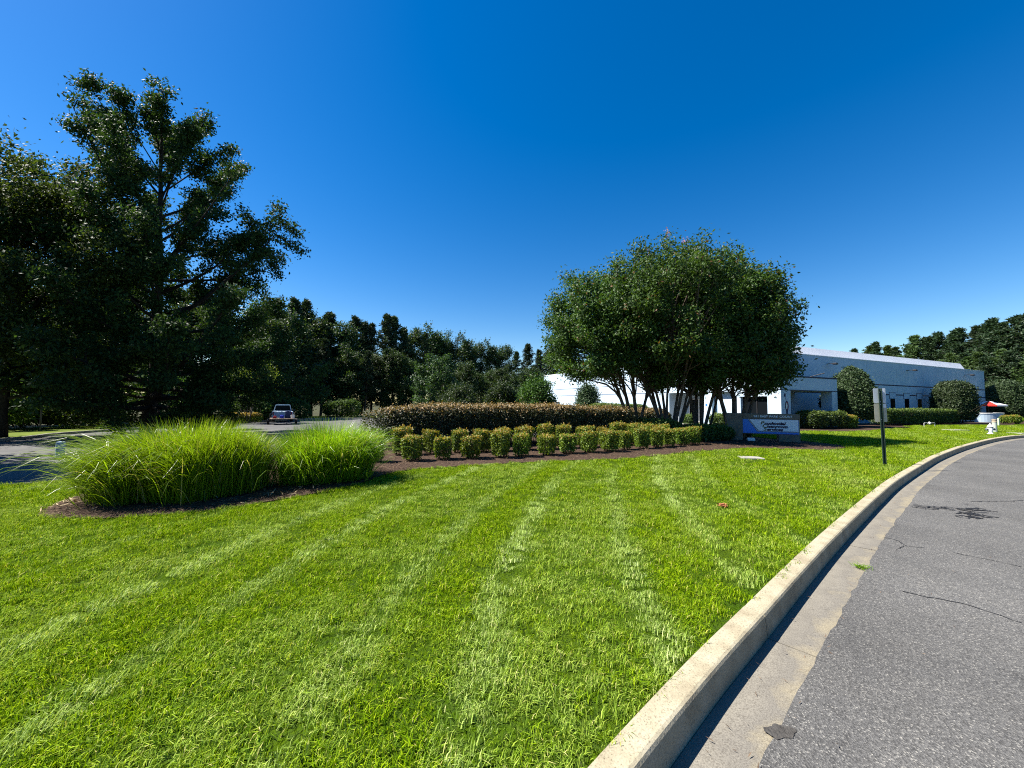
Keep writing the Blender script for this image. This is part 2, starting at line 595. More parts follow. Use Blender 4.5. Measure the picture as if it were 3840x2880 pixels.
left_edge = [(5.2, 66), (6.2, 60), (10.5, 44), (14.8, 33.5), (15.6, 27.5), (13.8, 22.6), (6.2, 20.6), (0.5, 18.0), (-5.6, 15.4), (-6.6, 12.0), (-8.0, 9.6),
             (-9.16, 7.62), (-9.66, 7.0), (-12, 4.2), (-18, -4), (-24, -12)]
LAWN = [tuple(p) for p in KP] + [(75, 34), (110, 70), (60, 100), (20, 90)] + left_edge
tag(flat_poly('lawn', LAWN, 0.0, M_LAWN, skirt=0.9, slope=0.0), kind='structure')


def lot_z(x, y):
    return -0.14 - 0.015 * min(max(y - 6.0, 0.0), 30.0)


LOT = [(-24, -14), (-12, 2.0), (-9.0, 5.5), (-5, 8), (0, 12), (8, 16), (18, 20), (18, 34), (13, 44), (8, 62), (2, 72), (-8, 66), (-14, 56), (-18, 50),
       (-25, 46.5), (-27.0, 38), (-26.6, 28), (-25.5, 21), (-23.3, 16.6), (-23, 8), (-30, -8)]
LOTg = []
for i in range(len(LOT)):
    a, b = np.array(LOT[i]), np.array(LOT[(i + 1) % len(LOT)])
    for t in np.linspace(0, 1, max(2, int(np.linalg.norm(b - a) / 3)), endpoint=False): LOTg.append(tuple(a + (b - a) * t))


def lot_sheet():
    """driveway and car park: a gently falling sheet, cut into a grid so the fall is smooth"""
    xs, ys = np.arange(-32, 20.1, 1.0), np.arange(-14, 73.1, 1.0)
    X, Y = np.meshgrid(xs, ys, indexing='ij')
    P = np.column_stack([X.ravel(), Y.ravel()])
    Z = np.array([lot_z(x, y) for x, y in P])
    C = np.column_stack([(X[:-1, :-1] + 0.5).ravel(), (Y[:-1, :-1] + 0.5).ravel()])
    ok = inpoly(C, LOT)
    ny = len(ys)
    i = (np.arange(len(xs) - 1)[:, None] * ny + np.arange(ny - 1)[None]).ravel()
    q = np.stack([i, i + ny, i + ny + 1, i + 1], -1)[ok]
    g = Geo()
    g.add(np.column_stack([P, Z]), q)
    return tag(g.build('driveway', M_LOT), kind='structure')


lot_sheet()
VERGE_IN = [(-31, -9), (-24.0, 8), (-23.3, 16.6), (-25.5, 21), (-26.6, 28), (-27.0, 38), (-25, 46.5), (-18, 50), (-14, 56), (-8, 66), (2, 73)]
VI = catmull(VERGE_IN, 1.2)
VN = normals2(VI)
VO = VI - VN * 6.5
VM = VI - VN * 0.16
g = Geo()
zl = np.array([lot_z(x, y) for x, y in VI])
n = len(VI)
ii = np.arange(n - 1)
g.add(np.vstack([np.column_stack([VM, zl + 0.13]), np.column_stack([VO, zl + 0.15])]), np.stack([ii, ii + 1, n + ii + 1, n + ii], -1))
VO2 = VI - VN * 8.5
g.add(np.vstack([np.column_stack([VO, zl + 0.15]), np.column_stack([VO2, zl * 0 - 1.05])]), np.stack([ii, ii + 1, n + ii + 1, n + ii], -1))
tag(g.build('grass_verge', M_VERGE), kind='structure')
g = Geo()
g.add(np.vstack([np.column_stack([VI, zl - 0.2]), np.column_stack([VI, zl + 0.14]), np.column_stack([VM, zl + 0.14]), np.column_stack([VM, zl - 0.2])]),
      np.vstack([np.stack([k * n + ii, k * n + ii + 1, (k + 1) * n + ii + 1, (k + 1) * n + ii], -1) for k in range(3)]))
tag(g.build('car_park_kerb', CONC), kind='structure')

# mulch beds
BED = [(-7.44, 6.45), (-7.1, 5.75), (-6.69, 5.25), (-5.97, 5.12), (-5.36, 5.22), (-4.71, 5.45), (-4.18, 5.85), (-3.5, 6.65), (-3.05, 7.4), (-2.9, 8.3), (-2.5, 8.95),
       (-1.83, 9.35), (-0.16, 10.05), (1.37, 10.6), (3.48, 11.2), (5.17, 12.15), (7.34, 13.4), (8.9, 14.1), (10.15, 13.95), (11.55, 13.75), (12.7, 14.2),
       (13.7, 15.2), (13.6, 16.8), (12.6, 18.4), (12.9, 20.4), (12.3, 21.6), (6.6, 20.2), (0.5, 17.7), (-5.4, 15.1), (-6.2, 11.6), (-7.4, 8.6)]
BEDs = catmull(BED + [BED[0]], 0.35)[:-1]
BED2 = [(14.6, 24.6), (17.6, 24.0), (21.5, 23.8), (24.5, 25.0), (26.3, 26.3), (28.0, 27.2), (31.5, 28.9), (34.0, 31.6), (44, 35.2), (47.5, 35.0), (52, 37.5), (62, 41), (62, 47),
        (58, 46.5), (16.5, 29.5), (13.8, 36), (12.6, 34)]
BED2s = catmull(BED2 + [BED2[0]], 0.6)[:-1]
for bd in (BEDs, BED2s):
    tag(flat_poly('mulch_bed', bd, 0.012, M_MULCH), kind='structure')

# road, gutter, kerb on the right
EDGE = 0.47
rngk = np.random.default_rng(3)
AE = KP + KN * (EDGE + 0.022 * vnoise(KP, 5, 2.2)[:, None] + 0.006 * rngk.normal(size=(len(KP), 1)))
ROAD = [tuple(p) for p in AE] + [(66, 20), (60, -20), (20, -40), (-10, -40)]
tag(flat_poly('road', ROAD, -0.130, M_ASPH), kind='structure')
road = bpy.data.objects['road']

kerb = empty('kerb', kind='structure')
gutter = empty('gutter', kind='structure')


def ksec(P, Nn, prof, attr=None):
    """sweep a cross-section (list of (offset to the right, z)) along a piece of the kerb line"""
    g = Geo()
    n, m = len(P), len(prof)
    v = np.concatenate([np.column_stack([P + Nn * o, np.full(n, z)]) for o, z in prof])
    i = np.arange(n - 1)
    q = np.concatenate([np.stack([k * n + i, (k + 1) * n + i, (k + 1) * n + i + 1, k * n + i + 1], -1) for k in range(m - 1)])
    if attr is not None: g.add(v, q, across=np.repeat(np.asarray(attr, float), n))
    else: g.add(v, q)
    for e in (0, n - 1):
        f = np.arange(m) * n + e
        g.big.append(f if e else f[::-1])
    return g


arc = np.concatenate([[0], np.cumsum(np.linalg.norm(np.diff(KP, axis=0), axis=1))])
joint = arc[np.argmin(np.linalg.norm(KP - np.array([1.89, 3.05]), axis=1))]
SEG = 3.05
k0 = joint - SEG * 3


def arc_piece(s0, s1, nmin=4):
    ss = np.linspace(s0, s1, max(nmin, int((s1 - s0) / 0.12)))
    P = np.column_stack([np.interp(ss, arc, KP[:, k]) for k in (0, 1)])
    Nn = np.column_stack([np.interp(ss, arc, KN[:, k]) for k in (0, 1)])
    return P, Nn / np.linalg.norm(Nn, axis=1, keepdims=True)


rk = random.Random(7)
k = 0
while k0 + SEG * (k + 1) < arc[-1]:
    P, Nn = arc_piece(k0 + SEG * k + 0.006, k0 + SEG * (k + 1) - 0.006)
    dz = rk.uniform(-0.003, 0.003)
    ksec(P, Nn, [(0, -0.3), (0, 0.018 + dz), (0.008, 0.028 + dz), (0.125, 0.026 + dz), (0.14, 0.020 + dz), (0.15, 0.006 + dz), (0.168, -0.18)]).build('kerb_segment', M_KERB, kerb)
    P, Nn = arc_piece(k0 + SEG * k + 0.008, k0 + SEG * (k + 1) - 0.008)
    o = ksec(P, Nn, [(0.169, -0.4), (0.169, -0.148 + dz), (0.30, -0.143 + dz), (0.44, -0.137 + dz), (0.62, -0.138)], [0, 0, 0.45, 0.95, 1.0]).build('gutter_slab', M_GUT, gutter)
    k += 1

# cracks, crack-filler and a drain-like stain on the road: narrow uneven ribbons lying on the asphalt
def ribbon(pts, w, z, rng, step=0.06, wob=0.02):
    P = catmull(pts, step)
    P = P + rng.normal(size=P.shape) * wob * 0.5
    Nn = normals2(P)
    ww = w * rng.uniform(0.35, 1.3, len(P))
    n = len(P)
    i = np.arange(n - 1)
    return np.column_stack([np.vstack([P + Nn * ww[:, None], P - Nn * ww[:, None]]), np.full(2 * n, z)]), np.stack([i, i + 1, n + i + 1, n + i], -1)[:, ::-1]


rr = np.random.default_rng(11)
for pix in ([(3316, 2022), (3370, 2035), (3392, 2052), (3470, 2062)], [(3392, 2052), (3360, 2070)], [(3560, 2075), (3700, 2105), (3840, 2135)],
            [(3380, 2225), (3480, 2250), (3600, 2270), (3700, 2300), (3840, 2350)], [(3640, 1885), (3740, 1884), (3840, 1882)]):
    p = [G(x, y, -0.15).xy for x, y in pix]
    g = Geo()
    for _ in (0,):
        v, q = ribbon([tuple(a) for a in p], 0.006 if pix[0][1] > 1950 else 0.012, -0.126, rr)
        g.add(v, q)
    g.build('crack', M_TAR, road)
g = Geo()
for kk in range(16):
    x0 = rr.uniform(3570, 3640); y0 = rr.uniform(1908, 1948)
    p = [G(x0 + d, y0 + d * 0.12 + rr.uniform(-4, 4), -0.15).xy for d in np.linspace(0, rr.uniform(40, 110), 5)]
    v, q = ribbon([tuple(a) for a in p], 0.018, -0.126 + 0.0004 * kk, rr, 0.05, 0.05)
    g.add(v, q)
for kk in range(5):
    p = [G(3425 + d, 1899 + kk * 2.2 + d * 0.07 + rr.uniform(-2, 2), -0.15).xy for d in np.linspace(0, 150, 7)]
    v, q = ribbon([tuple(a) for a in p], 0.012, -0.1195 + 0.0004 * kk, rr, 0.05, 0.04)
    g.add(v, q)
tag(g.build('crack_sealer', M_TAR, road), kind='stuff')


c0 = G(2925, 2745, -0.13)
a_ = np.linspace(0, 6.283, 26, endpoint=False)
rad_ = 0.060 * (1 + 0.18 * np.sin(2 * a_ + 1) + 0.12 * np.sin(5 * a_) + 0.06 * rr.normal(size=26))
Geo().ngon([(c0.x + r1 * 1.25 * math.cos(t), c0.y + r1 * 0.8 * math.sin(t), -0.1262) for t, r1 in zip(a_, rad_)]).build('worn_patch', M_solid('worn_asphalt', (0.075, 0.070, 0.064), (0.035, 0.032, 0.029), 22, 0.9, 0.2, 1.0, 80), road)

# ------------------------------------------------------------------ lawn grass: real blades, denser where the photo shows each one
def tuft_mesh(seed, nb, rad, hmin, hmax, w, mat):
    r = np.random.default_rng(seed)
    g = Geo()
    a = r.uniform(0, 6.283, nb)
    d = rad * np.sqrt(r.uniform(0, 1, nb))
    base = np.column_stack([d * np.cos(a), d * np.sin(a), np.full(nb, -0.004)])
    h = r.uniform(hmin, hmax, nb)
    az = r.uniform(0, 6.283, nb)
    lean = np.clip(np.abs(r.normal(0.62, 0.38, nb)), 0, 1.6)
    D = np.column_stack([np.cos(az), np.sin(az), 0 * az])
    S = np.column_stack([-np.sin(az), np.cos(az), 0 * az])
    up = np.array([0, 0, 1.0])
    p1 = base + up * (h * 0.55)[:, None] + D * (h * lean * 0.3)[:, None]
    p2 = base + up * (h * (1.0 - 0.35 * lean))[:, None] + D * (h * lean)[:, None]
    ww = w * r.uniform(0.6, 1.3, nb)[:, None]
    v = np.stack([base - S * ww, base + S * ww, p1 + S * ww * 0.85, p1 - S * ww * 0.85, p2], 1).reshape(-1, 3)
    i = np.arange(nb)[:, None] * 5
    g.add(v, (i + np.array([0, 1, 2, 3])).reshape(-1, 4), (i + np.array([3, 2, 4])).reshape(-1, 3), rnd=np.repeat(r.uniform(0, 1, nb), 5))
    return g.mesh('grass_tuft', mat)


def M_blade():
    m, N, L, out = new_mat('lawn_blade')
    at = N.new('ShaderNodeAttribute')
    at.attribute_name = 'rnd'
    it = N.new('ShaderNodeAttribute')
    it.attribute_type = 'INSTANCER'
    it.attribute_name = 'tint'
    dr = N.new('ShaderNodeAttribute')
    dr.attribute_type = 'INSTANCER'
    dr.attribute_name = 'dry'
    a = ramp(N, L, at.outputs['Fac'], [(0.0, (0.036, 0.088, 0.002)), (0.5, (0.150, 0.258, 0.003)), (0.93, (0.32, 0.43, 0.010)), (0.97, (0.50, 0.48, 0.10)), (1.0, (0.52, 0.44, 0.18))])
    b = ramp(N, L, at.outputs['Fac'], [(0.0, (0.27, 0.39, 0.07)), (0.6, (0.46, 0.58, 0.17)), (1.0, (0.66, 0.72, 0.38))])
    c = mix_node(N, L, it.outputs['Fac'], a, b)
    d = ramp(N, L, at.outputs['Fac'], [(0.0, (0.13, 0.17, 0.012)), (1.0, (0.33, 0.33, 0.07))])
    c = mix_node(N, L, dr.outputs['Fac'], c, d)
    p = N.new('ShaderNodeBsdfPrincipled')
    p.inputs['Roughness'].default_value = 0.5
    p.inputs['Specular IOR Level'].default_value = 0.02
    L.new(c, p.inputs['Base Color'])
    tr = N.new('ShaderNodeBsdfTranslucent')
    L.new(mix_node(N, L, 1.0, c, (1.3, 1.3, 0.4), 'MULTIPLY'), tr.inputs['Color'])
    mx = N.new('ShaderNodeMixShader')
    mx.inputs[0].default_value = 0.27
    L.new(p.outputs[0], mx.inputs[1])
    L.new(tr.outputs[0], mx.inputs[2])
    L.new(mx.outputs[0], out.inputs[0])
    return m


BLADE = M_blade()


def scatter_object(name, P, rot, scale, attrs, sources, mat):
    """one object of stuff: points that carry instanced tufts (geometry nodes)"""
    me = bpy.data.meshes.new(name)
    me.vertices.add(len(P))
    me.vertices.foreach_set('co', P.astype(np.float32).ravel())
    for k, a in attrs.items():
        t = me.attributes.new(k, 'FLOAT', 'POINT')
        t.data.foreach_set('value', a.astype(np.float32))
    t = me.attributes.new('rot', 'FLOAT_VECTOR', 'POINT')
    t.data.foreach_set('vector', rot.astype(np.float32).ravel())
    t = me.attributes.new('scl', 'FLOAT', 'POINT')
    t.data.foreach_set('value', scale.astype(np.float32))
    t = me.attributes.new('pick', 'INT', 'POINT')
    t.data.foreach_set('value', np.random.default_rng(1).integers(0, len(sources), len(P)).astype(np.int32))
    me.materials.append(mat)
    o = link(name, me)
    gc = bpy.data.collections.new(name + '_sources')
    for s in sources:
        so = bpy.data.objects.new('tuft', s)
        gc.objects.link(so)
    nt = bpy.data.node_groups.new(name, 'GeometryNodeTree')
    nt.interface.new_socket('Geometry', in_out='INPUT', socket_type='NodeSocketGeometry')
    nt.interface.new_socket('Geometry', in_out='OUTPUT', socket_type='NodeSocketGeometry')
    N, L = nt.nodes, nt.links
    gi, go = N.new('NodeGroupInput'), N.new('NodeGroupOutput')
    mp = N.new('GeometryNodeMeshToPoints')
    ci = N.new('GeometryNodeCollectionInfo')
    ci.inputs[0].default_value = gc
    ci.inputs['Separate Children'].default_value = True
    ip = N.new('GeometryNodeInstanceOnPoints')
    ip.inputs['Pick Instance'].default_value = True

    def na(nm, ty):
        x = N.new('GeometryNodeInputNamedAttribute')
        x.data_type = ty
        x.inputs[0].default_value = nm
        return x.outputs[0]
    L.new(gi.outputs[0], mp.inputs[0])
    L.new(mp.outputs[0], ip.inputs['Points'])
    L.new(ci.outputs[0], ip.inputs['Instance'])
    L.new(na('pick', 'INT'), ip.inputs['Instance Index'])
    L.new(na('rot', 'FLOAT_VECTOR'), ip.inputs['Rotation'])
    L.new(na('scl', 'FLOAT'), ip.inputs['Scale'])
    L.new(ip.outputs[0], go.inputs[0])
    md = o.modifiers.new('scatter', 'NODES')
    md.node_group = nt
    return o


def stripe(P):
    """mower lines: bent, paler blades along gently curving tracks"""
    c = P[:, 0] - 0.019 * P[:, 1] ** 2
    wob = 0.07 * vnoise(P, 21, 0.9)
    s = np.zeros(len(P))
    for k, (c0, w, a) in enumerate([(-6.4, 0.10, 0.5), (-4.85, 0.12, 0.6), (-3.38, 0.12, 0.75), (-2.45, 0.13, 0.95), (-1.1, 0.16, 0.8), (-0.25, 0.17, 0.75), (0.95, 0.16, 0.7), (2.0, 0.15, 0.65), (3.1, 0.2, 0.5)]):
        br = 0.62 + 0.38 * vnoise(P, 40 + k, 1.3)
        s += 1.2 * a * np.clip(br, 0.15, 1) * np.exp(-((c + wob - c0) / (0.85 * w)) ** 2)
    lane = np.sin((c + 0.2) * math.pi / 1.0)
    return np.clip(s, 0, 1), lane


def lawn_grass():
    r = np.random.default_rng(5)
    pts = []
    for (y0, y1, dens, xa, xb) in ((0.9, 3.2, 230, -6.5, 3.0), (3.2, 6.0, 150, -10.5, 6.5), (6.0, 10.0, 85, -12, 12), (10, 16, 42, -8, 21), (16, 24, 22, 8, 36), (24, 33, 14, 14, 48)):
        n = int((y1 - y0) * (xb - xa) * dens)
        p = np.column_stack([r.uniform(xa, xb, n), r.uniform(y0, y1, n)])
        p = p[(np.abs(p[:, 0]) < 1.75 * p[:, 1] + 1.2)]
        pts.append(np.column_stack([p, np.full(len(p), (y0 + y1) / 2)]))
    P = np.vstack(pts)
    xy = P[:, :2]
    ok = inpoly(xy, LAWN) & ~inpoly(xy, BEDs) & ~inpoly(xy, BED2s)
    # keep off the kerb stones
    P, xy = P[ok], xy[ok]
    dmin = np.full(len(xy), 9.0)
    for st in range(0, len(KP), 2): dmin = np.minimum(dmin, np.hypot(xy[:, 0] - KP[st, 0], xy[:, 1] - KP[st, 1]))
    ok = dmin > 0.028 + 0.03 * r.uniform(0, 1, len(xy))
    P, xy, dmin = P[ok], xy[ok], dmin[ok]
    s, lane = stripe(xy)
    nlow = vnoise(xy, 3, 0.8)
    nmid = vnoise(xy, 8, 3.1)
    # thin or bare spots near the kerb
    bare = (dmin < 0.13) & (vnoise(xy, 77, 5.0) > 0.35)
    keep = ~(bare & (r.uniform(0, 1, len(xy)) < 0.8))
    P, xy, s, lane, nlow, nmid, dmin = P[keep], xy[keep], s[keep], lane[keep], nlow[keep], nmid[keep], dmin[keep]
    n = len(xy)
    far = np.clip((P[:, 2] - 3) / 20, 0, 1)
    rot = np.zeros((n, 3))
    # blades lie away from the mower: tilt along the track
    tilt = 0.10 * lane + 0.65 * s
    rot[:, 0] = -tilt * 0.8 + r.normal(0, 0.10, n)
    rot[:, 1] = 0.25 * tilt + r.normal(0, 0.10, n)
    rot[:, 2] = r.uniform(0, 6.283, n)
    # tilt must follow a world direction, so the spin about z is applied first
    A = np.zeros((n, 3))
    for i_, (ax, ay, az) in enumerate(rot):
        m = Matrix.Rotation(ay, 3, 'Y') @ Matrix.Rotation(ax, 3, 'X') @ Matrix.Rotation(az, 3, 'Z')
        A[i_] = m.to_euler()
    scale = (0.85 + 0.15 * nlow + 0.13 * r.normal(size=n)) * (1 + 0.75 * far)
    scale = np.clip(scale, 0.45, 2.0)
    tint = np.clip(0.03 + s * 0.95 + 0.11 * lane + 0.17 * nmid + 0.1 * r.normal(size=n), 0, 1)
    dry = np.clip(0.30 * nlow + 0.28 * nmid - 0.14 + 0.12 * r.normal(size=n), 0, 0.8)
    z = np.zeros(n)
    tufts = [tuft_mesh(100 + k, 54, 0.105, 0.026, 0.070, 0.0024, BLADE) for k in range(11)] + [tuft_mesh(120, 26, 0.07, 0.035, 0.085, 0.0036, BLADE)]
    o = scatter_object('lawn_grass', np.column_stack([xy, z]), A, scale, {'tint': tint, 'dry': dry}, tufts, BLADE)
    tag(o, 'short striped mown grass blades covering the lawn', 'grass', kind='stuff')
    return o


lawn_grass()


# ------------------------------------------------------------------ foliage
def leaf_cards(g, P, L, rng, up=0.5, out=None, aspect=0.55, fold=0.18, tip=None, axis=None, axw=0.0):
    """one folded diamond per leaf at the points P"""
    n = len(P)
    if n == 0: return
    nr = rng.normal(size=(n, 3))
    nr /= np.linalg.norm(nr, axis=1, keepdims=True)
    nr = nr * 0.9 + np.array([0, 0, up])
    if out is not None: nr = nr + out
    nr /= np.linalg.norm(nr, axis=1, keepdims=True) + 1e-9
    a = rng.normal(size=(n, 3))
    if axis is not None: a = a * (1 - axw) + axis * axw * 1.7
    a -= nr * np.sum(a * nr, axis=1, keepdims=True)
    a /= np.linalg.norm(a, axis=1, keepdims=True) + 1e-9
    b = np.cross(nr, a)
    l = (L * rng.uniform(0.65, 1.35, n))[:, None]
    w = l * aspect
    m = P + a * l * 0.45 + nr * w * fold
    v = np.stack([P, m + b * w * 0.5 - nr * w * fold * 1.5, P + a * l, m - b * w * 0.5 - nr * w * fold * 1.5], 1).reshape(-1, 3)
    kw = {'rnd': np.repeat(rng.uniform(0, 1, n), 4)}
    if tip is not None: kw['tip'] = np.repeat(tip, 4)
    g.add(v, (np.arange(n)[:, None] * 4 + np.arange(4)), **kw)


def limb(start, d, length, nseg, rng, bend=0.15, wob=0.16):
    P = [np.asarray(start, float)]
    d = np.asarray(d, float) / np.linalg.norm(d)
    for i in range(nseg):
        d = d + np.array([0, 0, bend]) / nseg * 2 + rng.normal(size=3) * wob
        d /= np.linalg.norm(d)
        P.append(P[-1] + d * length / nseg)
    return np.array(P)


def at_frac(P, t):
    k = t * (len(P) - 1)
    i = int(min(k, len(P) - 2))
    return P[i] + (P[i + 1] - P[i]) * (k - i), P[i + 1] - P[i]


def tree_geo(seed, H, r0, base, prof, nl, leaf, nleaf, sig=0.38, lean=(0, 0), el0=5, el1=65, nsub=(7, 10), bend=0.25, wob=0.14, up=0.45, aspect=0.55, subl=0.42, sides=7, pw=0.9, var=0.72):
    """limbs off a leader, side branches off each limb, leaves round the side branches: gaps stay between the limbs"""
    r = np.random.default_rng(seed)
    wood, leaves = Geo(), Geo()
    zs = np.linspace(0, 1, 9)
    tr = np.column_stack([lean[0] * zs ** 1.5 * H + 0.10 * np.cumsum(r.normal(size=9)) * H / 18, lean[1] * zs ** 1.5 * H + 0.10 * np.cumsum(r.normal(size=9)) * H / 18, zs * H * 0.97])
    tr[0, :2] = 0
    wood.tube(tr, r0 * (1 - zs * 0.93) ** 0.85 * np.where(zs == 0, 1.35, 1), sides + 2)
    cents = []
    for k in range(nl):
        f = base + (0.97 - base) * ((k + r.uniform(0, 0.8)) / nl) ** pw
        az = k * 2.39996 + r.uniform(-0.4, 0.4)
        rad = prof((f - base) / (1 - base)) * r.uniform(var, 1.12)
        el = math.radians(el0 + (el1 - el0) * ((f - base) / (1 - base)) + r.uniform(-8, 8))
        st, _ = at_frac(tr, f * 0.93)
        d = np.array([math.cos(az) * math.cos(el), math.sin(az) * math.cos(el), math.sin(el)])
        Ln = rad / max(0.35, math.cos(el))
        Ln = min(Ln, (H * 1.03 - st[2]) * 1.6 + 0.8)
        P = limb(st, d, Ln, 6, r, bend, wob * 0.6)
        lr = max(0.02, r0 * 0.36 * (Ln / 7) * (1 - 0.5 * f))
        wood.tube(P, np.linspace(lr, 0.012, 7), sides - 1, cap=False)
        for q in range(r.integers(*nsub)):
            t = r.uniform(0.22, 1.0) ** 0.8
            s0, dd = at_frac(P, t)
            dd = dd / np.linalg.norm(dd)
            e = dd + r.normal(size=3) * 0.75 + np.array([0, 0, 0.1])
            sl_ = Ln * subl * r.uniform(0.35, 1.0) * (1.15 - 0.6 * t)
            S = limb(s0, e, max(0.5, sl_), 3, r, 0.1, 0.2)
            wood.tube(S, np.linspace(max(0.012, lr * 0.3), 0.006, 4), 4, cap=False)
            cents.append(S)
    C = np.array(cents)
    ln = np.linalg.norm(C[:, 3] - C[:, 0], axis=1) + 0.3
    w = ln / ln.sum()
    idx = r.choice(len(C), nleaf, p=w)
    t = r.uniform(0.15, 1.08, nleaf) * 3
    i = np.clip(t.astype(int), 0, 2)
    p = C[idx, i] + (C[idx, i + 1] - C[idx, i]) * (t - i)[:, None]
    p = p + r.normal(size=(nleaf, 3)) * np.array([sig, sig, sig * 0.6])
    out = p - tr[4]
    out /= np.linalg.norm(out, axis=1, keepdims=True)
    p[:, 2] = np.maximum(p[:, 2], 0.4)
    leaf_cards(leaves, p, leaf, r, up, out * 0.35, aspect)
    return wood, leaves


def make_tree(name, loc, geo, bark, leafm, label, cat, group=None, rz=0.0, trunk='trunk', crown='crown'):
    wood, leaves = geo
    t = empty(name, loc, rz, label, cat, group)
    for wd in (wood if isinstance(wood, list) else [wood]): wd.build(trunk, bark, t, smooth=True)
    leaves.build(crown, leafm, t)
    return t


# big oak at the left and its neighbour nearer the frame edge
def oak_prof(h):
    return np.interp(h, [0, 0.12, 0.4, 0.65, 0.85, 1.0], [7.4, 9.8, 8.6, 6.3, 3.8, 1.0])


ob = G(545, 1605, 0)
oak = make_tree('oak_tree', (-20.4, 20.6, -0.35), tree_geo(12, 19.4, 0.36, 0.09, oak_prof, 72, 0.19, 190000, 0.27, pw=1.6, var=0.62, lean=(-0.03, 0.0), el0=-10, el1=52, nsub=(9, 12), subl=0.30),
          BARK, L_OAK, 'tall ragged oak with dark open crown rising above all the others at left', 'tree')
oak.scale = (0.9, 0.68, 0.99)
maple = make_tree('maple_tree', (-24.6, 17.6, -0.3), tree_geo(31, 10.6, 0.33, 0.20, lambda h: np.interp(h, [0, 0.3, 0.7, 1], [5.6, 6.8, 5.0, 1.5]), 36, 0.19, 80000, 0.40, lean=(0.02, 0.0), el0=8, el1=62, nsub=(8, 12)),
          BARK, L_MAPLE, 'leafy tree with thick forked trunk and low limbs at left photo edge', 'tree')
maple.scale = (1.0, 0.6, 1.0)


# ------------------------------------------------------------------ crape myrtles: many stems from one foot, dome of leaves
def myrtle_geo(seed, nst, top, rad, z0, leaf, nleaf, ntar=95, off=(0, 0), sig=0.34, stemr=0.085, foot=0.28, squash=1.0, clear=0.42, blossoms=0):
    r = np.random.default_rng(seed)
    leaves, fl = Geo(), Geo()
    woods = [Geo() for _ in range(nst)]
    # targets in the upper shell of a dome
    tg = []
    while len(tg) < ntar:
        u = r.normal(size=3)
        u /= np.linalg.norm(u)
        if u[2] < -0.60: continue
        k = r.uniform(0.45, 1.0) ** 0.6
        h = (top - z0)
        z = z0 + h * 0.36 + u[2] * k * h * 0.64
        if z < z0: continue
        tg.append((off[0] + u[0] * k * rad, off[1] + u[1] * k * rad * squash, z))
    tg = np.array(tg)
    az = np.arange(nst) * 6.283 / nst + r.uniform(-0.3, 0.3, nst)
    stems = []
    for a in az:
        rr_ = foot * r.uniform(0.2, 1.0)
        b = np.array([math.cos(a) * rr_, math.sin(a) * rr_ * 0.8, -0.05])
        outd = np.array([math.cos(a) * 0.26 + off[0] * 0.05, math.sin(a) * 0.26 + off[1] * 0.05, 1.0])
        P = limb(b, outd, (z0 + (top - z0) * 0.30) * 1.02, 7, r, 0.10, 0.045)
        woods[len(stems)].tube(P, np.linspace(stemr * r.uniform(0.75, 1.25), stemr * 0.5, 8) * np.array([1.25, 1, 1, 1, 1, 1, 1, 1]), 7, cap=False)
        stems.append(P)
    segs = []
    for T in tg:
        best = min(range(nst), key=lambda k: np.hypot(*(stems[k][-1][:2] + (stems[k][-1][:2] - stems[k][0][:2]) * 0.8 - T[:2])) + r.uniform(0, 0.6))
        S = stems[best]
        st, dd = at_frac(S, r.uniform(clear + 0.12, 1.0))
        st = np.array(st)
        if st[2] > T[2] - 0.4: st, dd = at_frac(S, clear)
        dd = dd / np.linalg.norm(dd)
        Ln = np.linalg.norm(T - st)
        c1 = st + dd * Ln * 0.4
        c2 = T - np.array([0, 0, 0.15 * Ln])
        tt = np.linspace(0, 1, 7)[:, None]
        P = (1 - tt) ** 3 * st + 3 * (1 - tt) ** 2 * tt * c1 + 3 * (1 - tt) * tt ** 2 * c2 + tt ** 3 * T
        P[1:-1] += r.normal(size=(5, 3)) * 0.05
        woods[best].tube(P, np.linspace(stemr * 0.42, 0.007, 7), 5, cap=False)
        segs.append(P[3:])
    C = np.array(segs)
    idx = r.integers(0, len(C), nleaf)
    t = r.uniform(0.25, 1.12, nleaf) * 3
    i = np.clip(t.astype(int), 0, 2)
    p = C[idx, i] + (C[idx, i + 1] - C[idx, i]) * (t - i)[:, None]
    p = p + r.normal(size=(nleaf, 3)) * np.array([sig, sig, sig * 0.75])
    ctr = np.array([off[0], off[1], z0 + (top - z0) * 0.4])
    out = p - ctr
    out /= np.linalg.norm(out, axis=1, keepdims=True) + 1e-9
    shell = np.linalg.norm((p - ctr) / np.array([rad, rad * squash, (top - z0) * 0.6]), axis=1)
    tip = ((shell > 0.9) & (r.uniform(0, 1, nleaf) < 0.05) & (vnoise(p, seed, 1.5) > 0.1)).astype(float)
    leaf_cards(leaves, p, leaf, r, 0.4, out * 0.45, 0.5, tip=tip)
    if blossoms:
        o = np.argsort(-(C[:, -1, 2] + r.uniform(0, 1.5, len(C))))[:blossoms]
        for k in o:
            c = C[k, -1] + np.array([0, 0, sig * 1.2])
            q = c + r.normal(size=(38, 3)) * np.array([0.07, 0.07, 0.14])
            leaf_cards(fl, q, 0.07, r, 0.4, None, 0.9)
    return woods, leaves, fl


